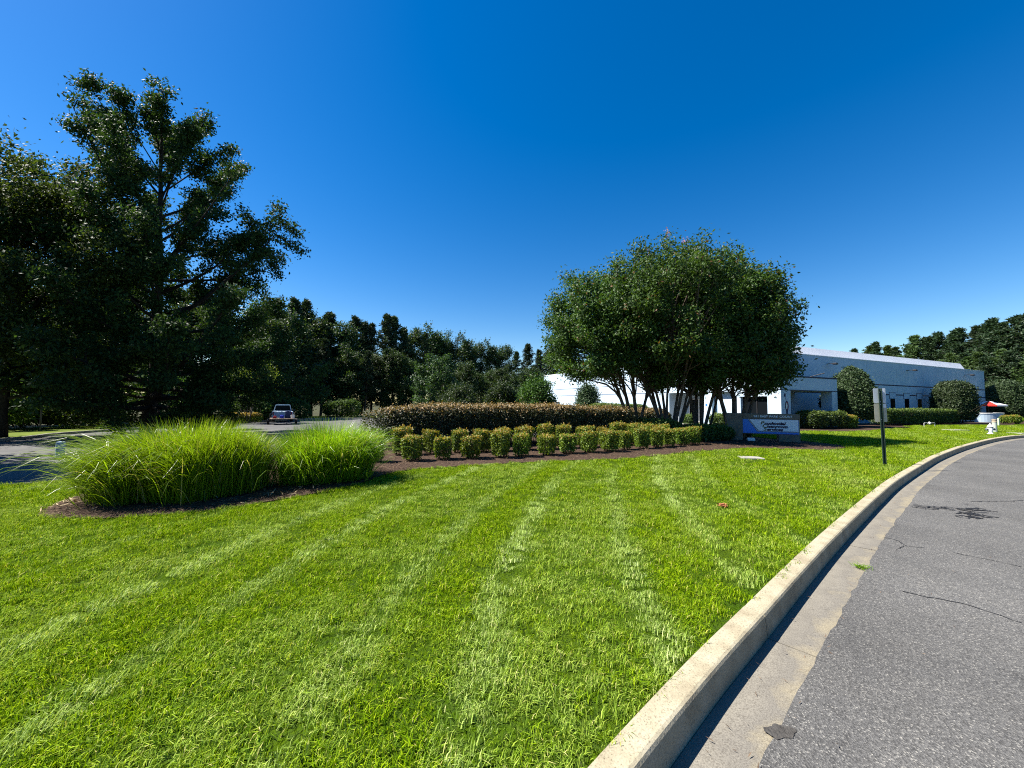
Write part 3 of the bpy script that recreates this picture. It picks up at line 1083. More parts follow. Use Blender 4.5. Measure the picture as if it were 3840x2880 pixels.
MY = [  # x, y, stems, top, radius, clear height, crown offset, label
    (6.6, 19.4, 4, 9.4, 3.7, 2.6, (-1.5, 0.0), 'crape myrtle with leaning stems, nearest the bronze hedge end', 1, 52),
    (8.05, 18.7, 9, 10.4, 4.3, 3.2, (0.0, 0.0), 'largest crape myrtle with a thick cluster of pale stems and pink blossom tips', 4, 53),
    (9.9, 19.2, 6, 10.1, 3.4, 2.6, (0.2, 0.0), 'crape myrtle with a straight fluted stem cluster left of the sign pillar', 3, 54),
    (11.3, 18.5, 4, 8.9, 2.7, 2.4, (0.2, -0.2), 'crape myrtle with forked stems directly behind the monument sign', 1, 55)]
for (x, y, ns, top, rad, z0, off, lab, nbl, sd) in MY:
    w_, l_, f_ = myrtle_geo(sd, ns, top, rad, z0, 0.142, 72000, 185, off, 0.235, 0.085 if ns > 5 else 0.10, 0.34 if ns > 5 else 0.26, blossoms=nbl)
    t = make_tree('crape_myrtle', (x, y, 0), (w_, l_), BARK_MYRTLE, L_MYRTLE, lab, 'tree', 'crape myrtles behind the monument sign', trunk='stem')
    f_.build('blossoms', L_FLOWER, t)


# ------------------------------------------------------------------ clipped shrubs and hedges
def shell_points(n, hx, hy, z0, z1, e, rng, depth=0.12, side_keep=1.0, bottom=False):
    """points in the outer skin of a rounded block"""
    A = np.array([4 * hx * hy, 2 * hx * (z1 - z0) * 2, 2 * hy * (z1 - z0) * 2])
    pr = A * np.array([1.0, side_keep, side_keep])
    f = rng.choice(3, n, p=pr / pr.sum())
    u = rng.uniform(-1, 1, (n, 3))
    sg = np.sign(rng.uniform(-1, 1, n))
    u[f == 0, 2] = 1
    u[f == 1, 1] = sg[f == 1]
    u[f == 2, 0] = sg[f == 2]
    nrm = (np.abs(u) ** e).sum(1) ** (1.0 / e)
    s = u / np.maximum(1.0, nrm)[:, None] ** 1.0
    s = np.where((nrm > 1)[:, None], s, u)
    h = (z1 - z0) / 2
    k = 1 - depth * rng.uniform(0, 1, n) ** 1.5
    P = np.column_stack([s[:, 0] * hx * k, s[:, 1] * hy * k, z0 + h + s[:, 2] * h * k])
    nn = np.column_stack([np.sign(s[:, 0]) * np.abs(s[:, 0]) ** (e - 1) / hx, np.sign(s[:, 1]) * np.abs(s[:, 1]) ** (e - 1) / hy, np.sign(s[:, 2]) * np.abs(s[:, 2]) ** (e - 1) / h])
    nn /= np.linalg.norm(nn, axis=1, keepdims=True) + 1e-9
    return P, nn


def hedge_geo(seed, hx, hy, z0, z1, nleaf, leaf, e=6, side_keep=1.0, tiptop=0.8, tipmin=0.55, noise=0.06, nsc=1.6, taper=0.0, core=0.8, stems=0, up=0.25, wisps=0.05):
    r = np.random.default_rng(seed)
    P, nn = shell_points(nleaf, hx, hy, z0, z1, e, r, 0.16, side_keep)
    P = P + nn * (noise * vnoise(P, seed, nsc))[:, None] + nn * (np.abs(r.normal(0, wisps, nleaf)))[:, None] * (r.uniform(0, 1, nleaf) < 0.25)[:, None]
    hz = np.clip((P[:, 2] - z0) / (z1 - z0), 0, 1.1)
    if taper:
        kx = 1 - taper * (1 - hz)
        P[:, 0] *= kx
        P[:, 1] *= kx
    tip = ((hz + 0.10 * r.normal(size=nleaf) > tipmin) & (r.uniform(0, 1, nleaf) < tiptop)).astype(float) * r.uniform(0.5, 1, nleaf)
    g = Geo()
    leaf_cards(g, P, leaf, r, up, nn * 0.7, 0.6, tip=tip)
    if core and nleaf > 20000:
        P2, n2 = shell_points(int(nleaf * 0.35), hx * 0.93, hy * 0.6, z0 + 0.12, z1 - 0.14, e, r, 0.5)
        leaf_cards(g, P2, leaf * 1.3, r, up, n2 * 0.4, 0.7, tip=np.zeros(len(P2)))
    w = Geo()
    if core:
        # twiggy inside: a loose tangle of stems
        c = int(max(8, stems))
        for k in range(c):
            x, y = r.uniform(-1, 1) * hx * 0.82, r.uniform(-1, 1) * hy * 0.75
            b = np.array([x * (1 - taper * 0.9), y * (1 - taper * 0.9), 0.0])
            Q = limb(b, (r.normal() * 0.22, r.normal() * 0.22, 1), z1 * 0.93, 4, r, 0.05, 0.14)
            w.tube(Q, np.linspace(0.014, 0.004, 5), 4, cap=False)
            for m in range(4):
                s0, dd = at_frac(Q, r.uniform(0.2, 0.9))
                w.tube(limb(s0, dd / np.linalg.norm(dd) + r.normal(size=3) * 0.8, 0.3 * z1, 2, r), np.linspace(0.007, 0.002, 3), 3, cap=False)
    return g, w


def make_shrub(name, loc, geo, leafm, label, cat, group=None, rz=0.0, foliage='foliage', stems='stems'):
    t = empty(name, loc, rz, label, cat, group)
    geo[0].build(foliage, leafm, t)
    if geo[1].n: tag(geo[1].build(stems, TWIG, t, smooth=True), kind='stuff')
    return t


ORD = ['first', 'second', 'third', 'fourth', 'fifth', 'sixth', 'seventh', 'eighth', 'ninth', 'tenth', 'eleventh', 'twelfth', 'thirteenth', 'fourteenth', 'fifteenth', 'sixteenth',
       'seventeenth', 'eighteenth', 'nineteenth', 'twentieth', 'twenty-first', 'twenty-second', 'twenty-third', 'twenty-fourth', 'twenty-fifth', 'twenty-sixth', 'twenty-seventh', 'twenty-eighth', 'twenty-ninth', 'thirtieth']

FRONT = [(-3.72, 10.10), (-2.84, 10.35), (-1.97, 10.62), (-1.18, 10.93), (-0.36, 11.12), (0.36, 11.45), (1.12, 11.74), (1.86, 12.14), (2.68, 12.45), (3.40, 12.82),
         (4.12, 13.25), (4.80, 13.62), (5.52, 14.02), (6.2, 14.45), (6.9, 14.9), (7.6, 15.35)]
BACK = [(-3.45, 11.55), (-2.55, 11.75), (-1.75, 12.1), (-0.95, 12.35), (-0.38, 12.6), (0.45, 12.95), (1.2, 13.25), (1.95, 13.6), (2.75, 13.95), (3.55, 14.35), (4.3, 14.75), (5.05, 15.1), (5.8, 15.5), (6.5, 15.9)]
shrub_protos = []
for k in range(4):
    g_, w_ = hedge_geo(200 + k, 0.265 + 0.02 * (k % 2), 0.265, 0.05, 0.68 + 0.03 * (k % 3), 2800, 0.058, 8, 1.0, 0.55, 0.88, 0.045, 9.0, 0.22, 0.8, 10, 0.15, 0.03)
    shrub_protos.append((g_.mesh('foliage', L_BOX), w_.mesh('stems', TWIG, True)))
rs = random.Random(4)
for row, pts, zs_ in (('front', FRONT, 1.0), ('back', BACK, 1.12)):
    for k, (x, y) in enumerate(pts):
        fm, sm = shrub_protos[rs.randrange(4)]
        what = '%s clipped shrub from the ornamental grass in the %s row along the mulch bed' % (ORD[k], row)
        t = empty('clipped_shrub', (x + rs.uniform(-0.05, 0.05), y + rs.uniform(-0.05, 0.05), 0.01), rs.uniform(0, 6.28), what, 'shrub', 'small clipped shrubs in two rows')
        sc_ = rs.uniform(0.84, 1.1)
        t.scale = (sc_ * rs.uniform(0.88, 1.0), sc_ * 0.94, zs_ * rs.uniform(0.90, 1.08))
        link('foliage', fm, t)
        tag(link('stems', sm, t), kind='stuff')

# long bronze-topped hedge behind them
make_shrub('long_hedge', (0.2, 15.05, 0.0), hedge_geo(301, 5.9, 0.9, 0.22, 1.52, 60000, 0.075, 6, 0.75, 0.85, 0.86, 0.09, 1.4, 0.0, 0.8, 190, 0.35, 0.06),
           L_BRONZE, 'long clipped hedge with bronze new growth along its top', 'hedge', rz=math.atan2(4.0, 11.2))


# ------------------------------------------------------------------ ornamental grasses
def grass_clump(seed, rx, ry, nb, h, side):
    r = np.random.default_rng(seed)
    g = Geo()
    a = r.uniform(0, 6.283, nb)
    d = np.sqrt(r.uniform(0, 1, nb))
    bx, by = d * np.cos(a) * rx, d * np.sin(a) * ry
    # leave tufted gaps: blades gather round crowns
    cx, cy = r.uniform(-rx, rx, 26), r.uniform(-ry, ry, 26)
    k = r.integers(0, 26, nb)
    ok = (cx[k] / rx) ** 2 + (cy[k] / ry) ** 2 < 1.0
    bx = np.where(ok, cx[k] + r.normal(0, 0.13, nb), bx)
    by = np.where(ok, cy[k] + r.normal(0, 0.13, nb), by)
    outx, outy = bx / rx, by / ry
    rad = np.hypot(outx, outy)
    az = np.arctan2(outy * ry, outx * rx) + r.normal(0, 1.0, nb)
    Ln = h * r.uniform(0.65, 1.22, nb) * (1.06 - 0.26 * np.clip(rad, 0, 1.2) ** 2)
    lean = np.clip(0.06 + 0.22 * rad ** 2 + np.abs(r.normal(0, 0.13, nb)), 0.02, 0.95)      # start angle from vertical
    curl = r.uniform(0.3, 1.5, nb) * (0.5 + 0.65 * rad)
    # crowded by the neighbouring mass on one side: those blades stand straighter
    crowd = (np.cos(az) * side > 0.35) & (outx * side > 0.1)
    lean = np.where(crowd, lean * 0.45, lean)
    curl = np.where(crowd, curl * 0.55, curl)
    wild = ~crowd & (r.uniform(0, 1, nb) < 0.13)
    
    curl = np.where(wild, r.uniform(1.3, 2.3, nb), curl)
    Ln = np.where(wild, h * r.uniform(1.0, 1.5, nb), Ln)
    nseg = 6
    D = np.column_stack([np.cos(az), np.sin(az)])
    P = [np.column_stack([bx, by, np.zeros(nb)])]
    for s in range(nseg):
        th = lean + curl * ((s + 0.5) / nseg) ** 2.2
        st = np.column_stack([D * np.sin(th)[:, None], np.cos(th)[:, None]]) * (Ln / nseg)[:, None]
        P.append(P[-1] + st)
    P = np.stack(P, 1)
    P[:, :, 2] = np.maximum(P[:, :, 2], 0.02)
    S = np.column_stack([-D[:, 1], D[:, 0], np.zeros(nb)])
    S = S + r.normal(size=(nb, 3)) * 0.35
    S /= np.linalg.norm(S, axis=1, keepdims=True)
    w = (0.0048 * r.uniform(0.7, 1.25, nb))[:, None, None] * np.array([0.8, 1, 1, 0.95, 0.8, 0.5, 0.08])[None, :, None]
    v = np.concatenate([P - S[:, None, :] * w, P + S[:, None, :] * w], 1)      # (nb, 14, 3)
    m = nseg + 1
    i = np.arange(nseg)
    f = np.stack([i, m + i, m + i + 1, i + 1], -1)
    q = (np.arange(nb)[:, None, None] * (2 * m) + f[None]).reshape(-1, 4)
    g.add(v.reshape(-1, 3), q, rnd=np.repeat(r.uniform(0, 1, nb), 2 * m), tip=np.repeat((r.uniform(0, 1, nb) < 0.05) * 0.9, 2 * m))
    return g


for (loc, rz, rx, ry, nb, h, sd, side, lab) in (((-5.76, 6.57, 0.01), 0.14, 1.20, 0.72, 15000, 1.11, 61, 1, 'larger, leftmost mass of bright green ornamental grass with arching blades'),
                                          ((-3.92, 7.92, 0.01), 0.25, 0.86, 0.58, 8500, 1.10, 62, -1, 'smaller mass of ornamental grass next to the clipped shrubs')):
    t = empty('ornamental_grass', loc, rz, lab, 'ornamental grass', 'ornamental grasses in the mulch bed')
    tag(grass_clump(sd, rx, ry, nb, h, side).build('blades', L_GRASSY, t), kind='stuff')


# mulch chips and dead leaves on the beds
def chips():
    r = np.random.default_rng(9)
    n = 30000
    P = np.column_stack([r.uniform(-7.5, 14, n), r.uniform(5, 17.5, n)])
    P = P[inpoly(P, BEDs)]
    # more of them where the photo shows the bed close up
    extra = np.column_stack([r.uniform(-7.4, -2.5, 6000), r.uniform(5.1, 10, 6000)])
    P = np.vstack([P, extra[inpoly(extra, BEDs)]])
    g = Geo()
    n = len(P)
    leaf_cards(g, np.column_stack([P, 0.016 + 0.012 * r.uniform(0, 1, n)]), 0.055, r, 1.6, None, 0.30, 0.05)
    tag(g.build('mulch_chips', M_CHIP), 'loose brown bark chips scattered over the mulch bed', 'mulch', kind='stuff')
    g = Geo()
    P = np.column_stack([r.normal(-7.0, 0.28, 150), r.normal(5.85, 0.25, 150)])
    P = np.vstack([P, np.column_stack([r.normal(-3.95, 0.35, 60), r.normal(6.55, 0.25, 60)])])
    P = P[inpoly(P, BEDs)]
    leaf_cards(g, np.column_stack([P, np.full(len(P), 0.035)]), 0.13, r, 1.2, None, 0.12, 0.2)
    tag(g.build('dry_grass_litter', M_solid('straw', (0.42, 0.33, 0.20), (0.28, 0.20, 0.11), 8, 0.9)), 'pale dry grass litter on the mulch beside the ornamental grass', 'litter', kind='stuff')


chips()


def gutter_debris():
    r = np.random.default_rng(14)
    g = Geo()
    ss = arc[0] + r.uniform(9.0, 22.0, 240)
    P = np.column_stack([np.interp(ss, arc, KP[:, k]) for k in (0, 1)])
    Nn = np.column_stack([np.interp(ss, arc, KN[:, k]) for k in (0, 1)])
    off = np.where(r.uniform(0, 1, 240) < 0.75, r.uniform(0.18, 0.5, 240), r.uniform(0.5, 2.2, 240))
    P = P + Nn * off[:, None]
    leaf_cards(g, np.column_stack([P, np.where(off < 0.46, -0.128, -0.120)]), 0.035, r, 1.8, None, 0.14, 0.05)
    tag(g.build('gutter_debris', M_CHIP), 'scattered clippings and twigs lying in the gutter', 'litter', kind='stuff')


gutter_debris()


# ------------------------------------------------------------------ text
def text_mesh(body, size, mat, shear=0.0, offset=0.0, depth=0.003, spacing=1.0, align='LEFT', xs=1.0):
    c = bpy.data.curves.new('lettering', 'FONT')
    c.body = body
    c.size = size
    c.shear = shear
    c.offset = offset
    c.extrude = depth
    c.space_character = spacing
    c.align_x = align
    c.resolution_u = 3
    o = bpy.data.objects.new('lettering', c)
    COL.objects.link(o)
    dg = bpy.context.evaluated_depsgraph_get()
    me = bpy.data.meshes.new_from_object(o.evaluated_get(dg))
    bpy.data.objects.remove(o)
    bpy.data.curves.remove(c)
    if xs != 1.0:
        for v in me.vertices: v.co.x *= xs
    me.materials.clear()
    me.materials.append(mat)
    return me


# ------------------------------------------------------------------ the white building
# local frame: x along the shaded right front, y along the sunlit left side, z up
ux = Vector((0.926, 0.378, 0)).normalized()
BROT = math.atan2(ux.y, ux.x)
BO = Vector((19.07, 25.9, 0))
BM = Matrix.Translation(BO) @ Matrix.Rotation(BROT, 4, 'Z')
bld = empty('building', BO, BROT, 'long low white building with navy bands and portico numbered 531', 'building')
H1, H2, HB = 6.1, 3.72, 2.75        # wall top, portico top, opening head
LX, LY, PW, PD = 44.1, 36.6, 6.8, 3.0

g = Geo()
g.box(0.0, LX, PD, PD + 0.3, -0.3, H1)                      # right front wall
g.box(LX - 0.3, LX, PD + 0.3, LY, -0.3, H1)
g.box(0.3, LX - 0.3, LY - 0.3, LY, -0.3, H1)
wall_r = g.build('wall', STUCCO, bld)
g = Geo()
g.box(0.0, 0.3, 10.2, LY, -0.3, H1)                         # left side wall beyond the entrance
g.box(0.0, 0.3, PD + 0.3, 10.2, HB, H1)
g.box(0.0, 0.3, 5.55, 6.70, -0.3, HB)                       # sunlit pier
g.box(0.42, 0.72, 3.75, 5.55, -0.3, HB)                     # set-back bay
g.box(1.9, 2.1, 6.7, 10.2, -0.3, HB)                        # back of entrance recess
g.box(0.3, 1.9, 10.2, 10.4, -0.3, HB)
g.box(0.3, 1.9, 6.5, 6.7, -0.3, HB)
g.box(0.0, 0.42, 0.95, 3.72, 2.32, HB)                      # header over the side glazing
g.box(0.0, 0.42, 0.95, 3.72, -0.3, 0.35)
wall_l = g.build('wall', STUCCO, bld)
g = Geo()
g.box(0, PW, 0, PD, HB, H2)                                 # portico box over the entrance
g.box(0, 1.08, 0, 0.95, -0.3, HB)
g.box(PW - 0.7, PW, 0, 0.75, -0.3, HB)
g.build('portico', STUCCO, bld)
g = Geo()
g.box(0.35, LX - 0.35, PD + 0.35, LY - 0.35, 5.55, 5.6)
g.build('roof', ROOFW, bld)
# raised sloping roof screen
g = Geo()
rx0, rx1 = 7.4, 42.6
A_ = [(rx0, PD + 0.9, 6.0), (rx1, PD + 0.9, 6.0), (rx1, PD + 1.45, 7.15), (rx0, PD + 1.45, 7.15), (rx1, LY - 8, 7.15), (rx0, LY - 8, 7.15), (rx1, LY - 8, 5.6), (rx0, LY - 8, 5.6)]
g.add(A_, [(0, 1, 2, 3), (3, 2, 4, 5), (5, 4, 6, 7)])
g.big += [np.array([0, 3, 5, 7]), np.array([1, 6, 4, 2])]
g.build('roof_screen', ROOFW, bld)
g = Geo()
g.box(-0.03, LX + 0.03, PD - 0.03, PD + 0.33, H1, H1 + 0.07)
g.box(-0.03, 0.33, PD + 0.33, LY, H1, H1 + 0.07)
g.build('coping', ROOFW, bld)
# navy reveal bands, a few millimetres proud of the wall
for z in (H2 + 0.02, 2.78):
    g = Geo()
    g.box(PW + 0.005, LX + 0.006, PD - 0.006, PD - 0.001, z, z + 0.11)
    g.build('band', NAVY, bld)
    g = Geo()
    g.box(-0.006, -0.001, PD if z > 3 else 10.2, LY, z, z + 0.05)
    g.build('band', NAVY, bld)
g = Geo()
g.box(-0.02, PW + 0.02, -0.02, PD - 0.01, H2, H2 + 0.10)
g.build('band', NAVY, bld)
g = Geo()
g.box(-0.008, PW + 0.004, -0.008, -0.001, HB - 0.01, HB + 0.05)
g.box(-0.008, -0.001, 0, 0.95, HB - 0.01, HB + 0.05)
g.build('band', NAVY, bld)
# panel joints in the right front
for x in (12.4, 17.9, 23.4, 28.9, 34.4, 39.9):
    Geo().box(x, x + 0.02, PD - 0.004, PD - 0.001, 0, H1).build('panel_joint', M_JOINT, bld)

# side glazing next to the portico, door under it, framed panel
f_ = Geo().box(0.28, 0.31, 0.95, 3.72, 0.35, 2.32).build('window', GLASS, bld)
g = Geo()
for y in (0.95, 1.86, 2.78, 3.66): g.box(0.24, 0.279, y, y + 0.06, 0.35, 2.32)
g.box(0.24, 0.279, 1.01, 3.66, 0.35, 0.42)
g.box(0.24, 0.279, 1.01, 3.66, 2.25, 2.32)
g.build('window_frame', DARKMETAL, f_)
d_ = Geo().box(2.2, 3.55, PD - 0.03, PD - 0.002, 0, 2.45).build('door', GLASS, bld)
g = Geo()
g.box(2.12, 2.2, PD - 0.06, PD - 0.002, 0, 2.53)
g.box(3.55, 3.63, PD - 0.06, PD - 0.002, 0, 2.53)
g.box(2.2, 3.55, PD - 0.06, PD - 0.002, 2.45, 2.53)
g.box(2.85, 2.91, PD - 0.06, PD - 0.031, 0, 2.45)
g.build('door_frame', DARKMETAL, d_)
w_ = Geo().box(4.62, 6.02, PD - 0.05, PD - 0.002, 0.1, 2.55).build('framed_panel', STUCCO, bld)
g = Geo()
g.box(4.5, 4.62, PD - 0.09, PD - 0.002, 0.0, 2.66)
g.box(6.02, 6.08, PD - 0.09, PD - 0.002, 0.0, 2.66)
g.box(4.62, 6.02, PD - 0.09, PD - 0.002, 2.55, 2.66)
g.build('panel_frame', NAVY, w_)
# main doors in the left recess
for y0 in (7.25, 8.45):
    d_ = Geo().box(1.82, 1.85, y0, y0 + 1.0, 0.02, 2.15).build('door', GLASS, bld)
    g = Geo()
    g.box(1.80, 1.899, y0 - 0.06, y0, 0, 2.22)
    g.box(1.80, 1.899, y0 + 1.0, y0 + 1.06, 0, 2.22)
    g.box(1.80, 1.899, y0, y0 + 1.0, 2.15, 2.22)
    g.build('door_frame', WHITEPAINT, d_)
# narrow windows with boxed heads in the right front
for (xa, xb) in ((3339, 3357), (3393, 3409), (3441, 3457), (3488, 3503), (3532, 3543)):
    def wx(px):
        d = ray(px, 1515)
        a = np.array([[ux.x, -d.x], [ux.y, -d.y]])
        b = np.array([-(BO.x + (-ux.y) * PD), -(BO.y + ux.x * PD)])
        return np.linalg.solve(a, b)[0]
    x0, x1 = wx(xa), wx(xb)
    c = (x0 + x1) / 2
    x0, x1 = c - 0.46, c + 0.46
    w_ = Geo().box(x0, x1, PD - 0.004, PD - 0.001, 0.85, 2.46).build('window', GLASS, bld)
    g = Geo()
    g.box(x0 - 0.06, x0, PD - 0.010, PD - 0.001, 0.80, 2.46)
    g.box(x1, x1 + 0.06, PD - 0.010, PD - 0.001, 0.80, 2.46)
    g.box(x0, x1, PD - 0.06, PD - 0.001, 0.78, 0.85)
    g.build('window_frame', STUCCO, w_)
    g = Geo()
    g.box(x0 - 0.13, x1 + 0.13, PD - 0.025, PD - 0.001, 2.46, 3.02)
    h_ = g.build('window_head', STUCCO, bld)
    g = Geo()
    g.box(x0 - 0.17, x0 - 0.13, PD - 0.028, PD - 0.001, 2.44, 3.07)
    g.box(x1 + 0.13, x1 + 0.17, PD - 0.028, PD - 0.001, 2.44, 3.07)
    g.box(x0 - 0.13, x1 + 0.13, PD - 0.028, PD - 0.001, 3.02, 3.07)
    g.build('outline', NAVY, h_)
    if xa == 3488:
        Geo().box(x0 + 0.02, x0 + 0.45, PD - 0.008, PD - 0.0045, 1.72, 2.0).build('red_notice', M_solid('red_notice', (0.5, 0.04, 0.02)), w_)
# light fittings on arms under the coping
for px, py in ((3106, 1346), (3405, 1377), (3621, 1399)):
    x = wx(px)
    L_ = Geo().box(x - 0.03, x + 0.03, PD - 0.55, PD - 0.001, 5.42, 5.48)
    a_ = L_.build('light_arm', DARKMETAL, bld)
    Geo().bbox(x - 0.16, x + 0.16, PD - 0.80, PD - 0.50, 5.33, 5.50, 0.03).build('floodlight', DARKMETAL, a_)
g = Geo()
g.tube([(4.35, 0.9, H2 + 0.05), (4.95, -0.15, H2 + 0.42)], 0.035, 8)
g.build('flagpole_bracket', DARKMETAL, bld)
# number on the portico
hn = empty('house_number', (0, 0, 0), parent=bld)
for ch, x in (('5', 0.50), ('3', 0.70), ('1', 0.90)):
    o = link('digit', text_mesh(ch, 0.34, NAVY, 0, 0.012, 0.01), hn)
    o.location = (x, -0.012, 3.14)
    o.rotation_euler = (math.pi / 2, 0, 0)
# dark and red oval emblem painted on the corner column
RED = M_solid('emblem_red', (0.30, 0.03, 0.04))
INK = M_solid('emblem_ink', (0.012, 0.012, 0.05))
g = Geo()


def oval(cx, cz, rx_, rz_, n=24): return [(cx + rx_ * math.cos(a), cz + rz_ * math.sin(a)) for a in np.linspace(0, 6.283, n, endpoint=False)]


def flat_xz(g, poly, y): return g.ngon([(x, y, z) for x, z in poly])


em = empty('wall_emblem', (0, 0, 0), parent=bld)
flat_xz(Geo(), oval(0.62, 1.62, 0.20, 0.37), -0.004).build('outer_ring', INK, em)
flat_xz(Geo(), oval(0.65, 1.63, 0.14, 0.30), -0.007).build('red_ring', RED, em)
flat_xz(Geo(), oval(0.63, 1.60, 0.105, 0.26), -0.0095).build('dark_ring', INK, em)
flat_xz(Geo(), oval(0.595, 1.62, 0.085, 0.24), -0.012).build('pale_centre', WHITEPAINT, em)
flat_xz(Geo(), [(0.34, 2.22), (0.42, 2.28), (0.50, 2.36), (0.52, 2.44), (0.62, 2.50), (0.50, 2.50), (0.44, 2.54), (0.37, 2.48), (0.33, 2.36)], -0.004).build('cap', INK, em)
g = Geo()
g.tube([(0.50, -0.01, 2.36), (0.52, -0.01, 2.2), (0.55, -0.01, 2.0)], 0.012, 5)
g.build('stalk', INK, em)
flat_xz(Geo(), [(0.54, 0.95), (0.70, 0.95), (0.72, 1.30), (0.52, 1.30)], -0.003).build('foot', INK, em)
# accessible-entrance notice on the sunlit pier
nb = Geo().box(-0.012, -0.001, 5.92, 6.22, 1.35, 1.95).build('notice', WHITEPAINT, bld)
Geo().box(-0.016, -0.0125, 5.97, 6.17, 1.52, 1.76).build('blue_square', M_solid('notice_blue', (0.03, 0.16, 0.45)), nb)

# concrete walk at the entrance
flat = flat_poly('entrance_walk', [tuple((BM @ Vector(p)).xy) for p in ((1.9, 6.75, 0), (1.9, 10.15, 0), (-2.6, 10.15, 0), (-2.6, 6.0, 0), (-0.6, 6.0, 0), (-0.05, 6.75, 0))], 0.02, CONC)
tag(flat, kind='structure')

# ------------------------------------------------------------------ monument sign
SA, SB = Vector((10.25, 17.5, 0)), Vector((12.86, 16.33, 0))
sd_ = (SB - SA).normalized()
SROT = math.atan2(sd_.y, sd_.x)
W = (SB - SA).length
STONE = M_solid('sign_tan', (0.19, 0.155, 0.115), (0.155, 0.125, 0.09), 3, 0.9, 0.2, 0.4, 60)
SWHITE = M_solid('sign_white', (0.78, 0.80, 0.82), (0.74, 0.76, 0.78), 3, 0.35, 0.4)
SBLUE = M_solid('sign_blue', (0.02, 0.20, 0.66), (0.02, 0.18, 0.60), 3, 0.35, 0.4)
SNAVY = M_solid('sign_navy', (0.010, 0.010, 0.05), None, 3, 0.4)
SOLIVE = M_solid('sign_olive', (0.10, 0.10, 0.03), None, 3, 0.4)
sg = empty('monument_sign', SA, SROT, 'tan monument sign with blue and white panel reading Prudential Cleanroom Services', 'sign')
pw = 0.66
Geo().bbox(0, pw, 0.0, 0.52, -0.1, 1.27, 0.012).build('pillar', STONE, sg)
hd = Geo().bbox(pw + 0.002, W, 0.06, 0.46, 1.02, 1.26, 0.01).build('header', STONE, sg)
Geo().bbox(W - 0.80, W, 0.06, 0.46, -0.1, 0.325, 0.01).build('foot', STONE, sg)
Geo().bbox(pw + 0.004, W - 0.004, 0.07, 0.45, 0.33, 1.016, 0.006).build('cabinet', M_solid('cabinet_edge', (0.30, 0.26, 0.17), None, 3, 0.6), sg)
x0, x1 = pw + 0.01, W - 0.055
pn = Geo().box(x0, x1, 0.060, 0.0695, 0.34, 1.0).build('panel', SBLUE, sg)


def spoly(name, poly, y, mat): return flat_xz(Geo(), poly, y).build(name, mat, pn)


dx0, dx1 = x0 + 0.27, x0 + 0.60
spoly('outline', [(dx0 - 0.07, 0.992), (dx0 + 0.0, 0.992), (dx1 + 0.02, 0.475), (x1 - 0.01, 0.475), (x1 - 0.01, 0.432), (dx1 - 0.035, 0.432)], 0.0585, SNAVY)
spoly('pinstripe', [(dx0 - 0.045, 0.992), (dx0 - 0.028, 0.992), (dx1 - 0.005, 0.456), (x1 - 0.01, 0.456), (x1 - 0.01, 0.446), (dx1 - 0.018, 0.446)], 0.0575, SWHITE)
spoly('white_field', [(dx0, 0.992), (dx1 + 0.02, 0.475), (x1 - 0.01, 0.475), (x1 - 0.01, 0.992)], 0.0565, SWHITE)
spoly('lower_rule', [(x0, 0.345), (x1, 0.345), (x1, 0.360), (x0, 0.360)], 0.0585, SNAVY)


def sign_text(body, size, x, z, mat, parent, shear=0.0, off=0.0, sp=1.0, y=0.0555, xs=1.0):
    o = link('lettering', text_mesh(body, size, mat, shear, off, 0.001, sp, xs=xs), parent)
    o.location = (x, y, z)
    o.rotation_euler = (math.pi / 2, 0, 0)
    return tag(o, kind='stuff')


sign_text('531 EAST PARK COURT', 0.125, pw + 0.45, 1.10, SWHITE, hd, 0, 0.003, 1.05, 0.0575, 1.08)
for body, fa, fb, z in (('Prudential', 0.325, 0.790, 0.765), ('Cleanroom', 0.352, 0.815, 0.628), ('Services', 0.377, 0.735, 0.492)):
    xa, xb = x0 + (x1 - x0) * fa, x0 + (x1 - x0) * fb
    a_ = sign_text(body[0], 0.215, xa, z, SOLIVE, pn, 0.28, 0.007, 1.0, 0.0555, 1.15)
    wd = max(v.co.x for v in a_.data.vertices) * 0.86
    o = sign_text(body[1:], 0.172, xa + wd, z, SNAVY, pn, 0.28, 0.010, 1.0, 0.0555, 1.0)
    k = (xb - xa - wd) / max(v.co.x for v in o.data.vertices)
    for v in o.data.vertices: v.co.x *= k

# small ground floodlight in front of the sign
gl = empty('ground_floodlight', G(2816, 1655), SROT + 0.1, 'small pale ground floodlight on the mulch under the monument sign', 'light fitting')
Geo().bbox(-0.15, 0.15, -0.09, 0.09, 0.02, 0.16, 0.02).build('housing', WHITEPAINT, gl)
Geo().box(-0.12, 0.12, 0.0905, 0.094, 0.05, 0.15).build('lens', GLASS, gl)
Geo().box(-0.04, 0.04, -0.04, 0.04, -0.05, 0.02).build('stake', DARKMETAL, gl)

# ------------------------------------------------------------------ roadside sign post seen from behind
PB = Vector((10.5, 10.39, 0))
ps = empty('sign_post', PB, math.radians(-36), 'green steel post with two blank sign backs beside the road', 'sign post')
ps.rotation_euler = (0, math.radians(-1.0), math.radians(-9))
GREENP = M_solid('post_green', (0.030, 0.058, 0.042), (0.022, 0.042, 0.030), 12, 0.5, 0.4)
g = Geo()
g.box(-0.030, 0.030, -0.004, 0.0, -0.3, 2.16)
g.box(-0.030, -0.026, -0.034, -0.0045, -0.3, 2.16)
g.box(0.026, 0.030, -0.034, -0.0045, -0.3, 2.16)
g.box(-0.046, -0.0305, -0.034, -0.030, -0.3, 2.16)
g.box(0.0305, 0.046, -0.034, -0.030, -0.3, 2.16)
g.build('post', GREENP, ps)
ALU = M_solid('sign_aluminium', (0.62, 0.65, 0.66), (0.54, 0.57, 0.58), 6, 0.45, 0.5)
TANB = M_solid('sign_tan_back', (0.46, 0.44, 0.33), (0.41, 0.39, 0.29), 5, 0.5, 0.4)


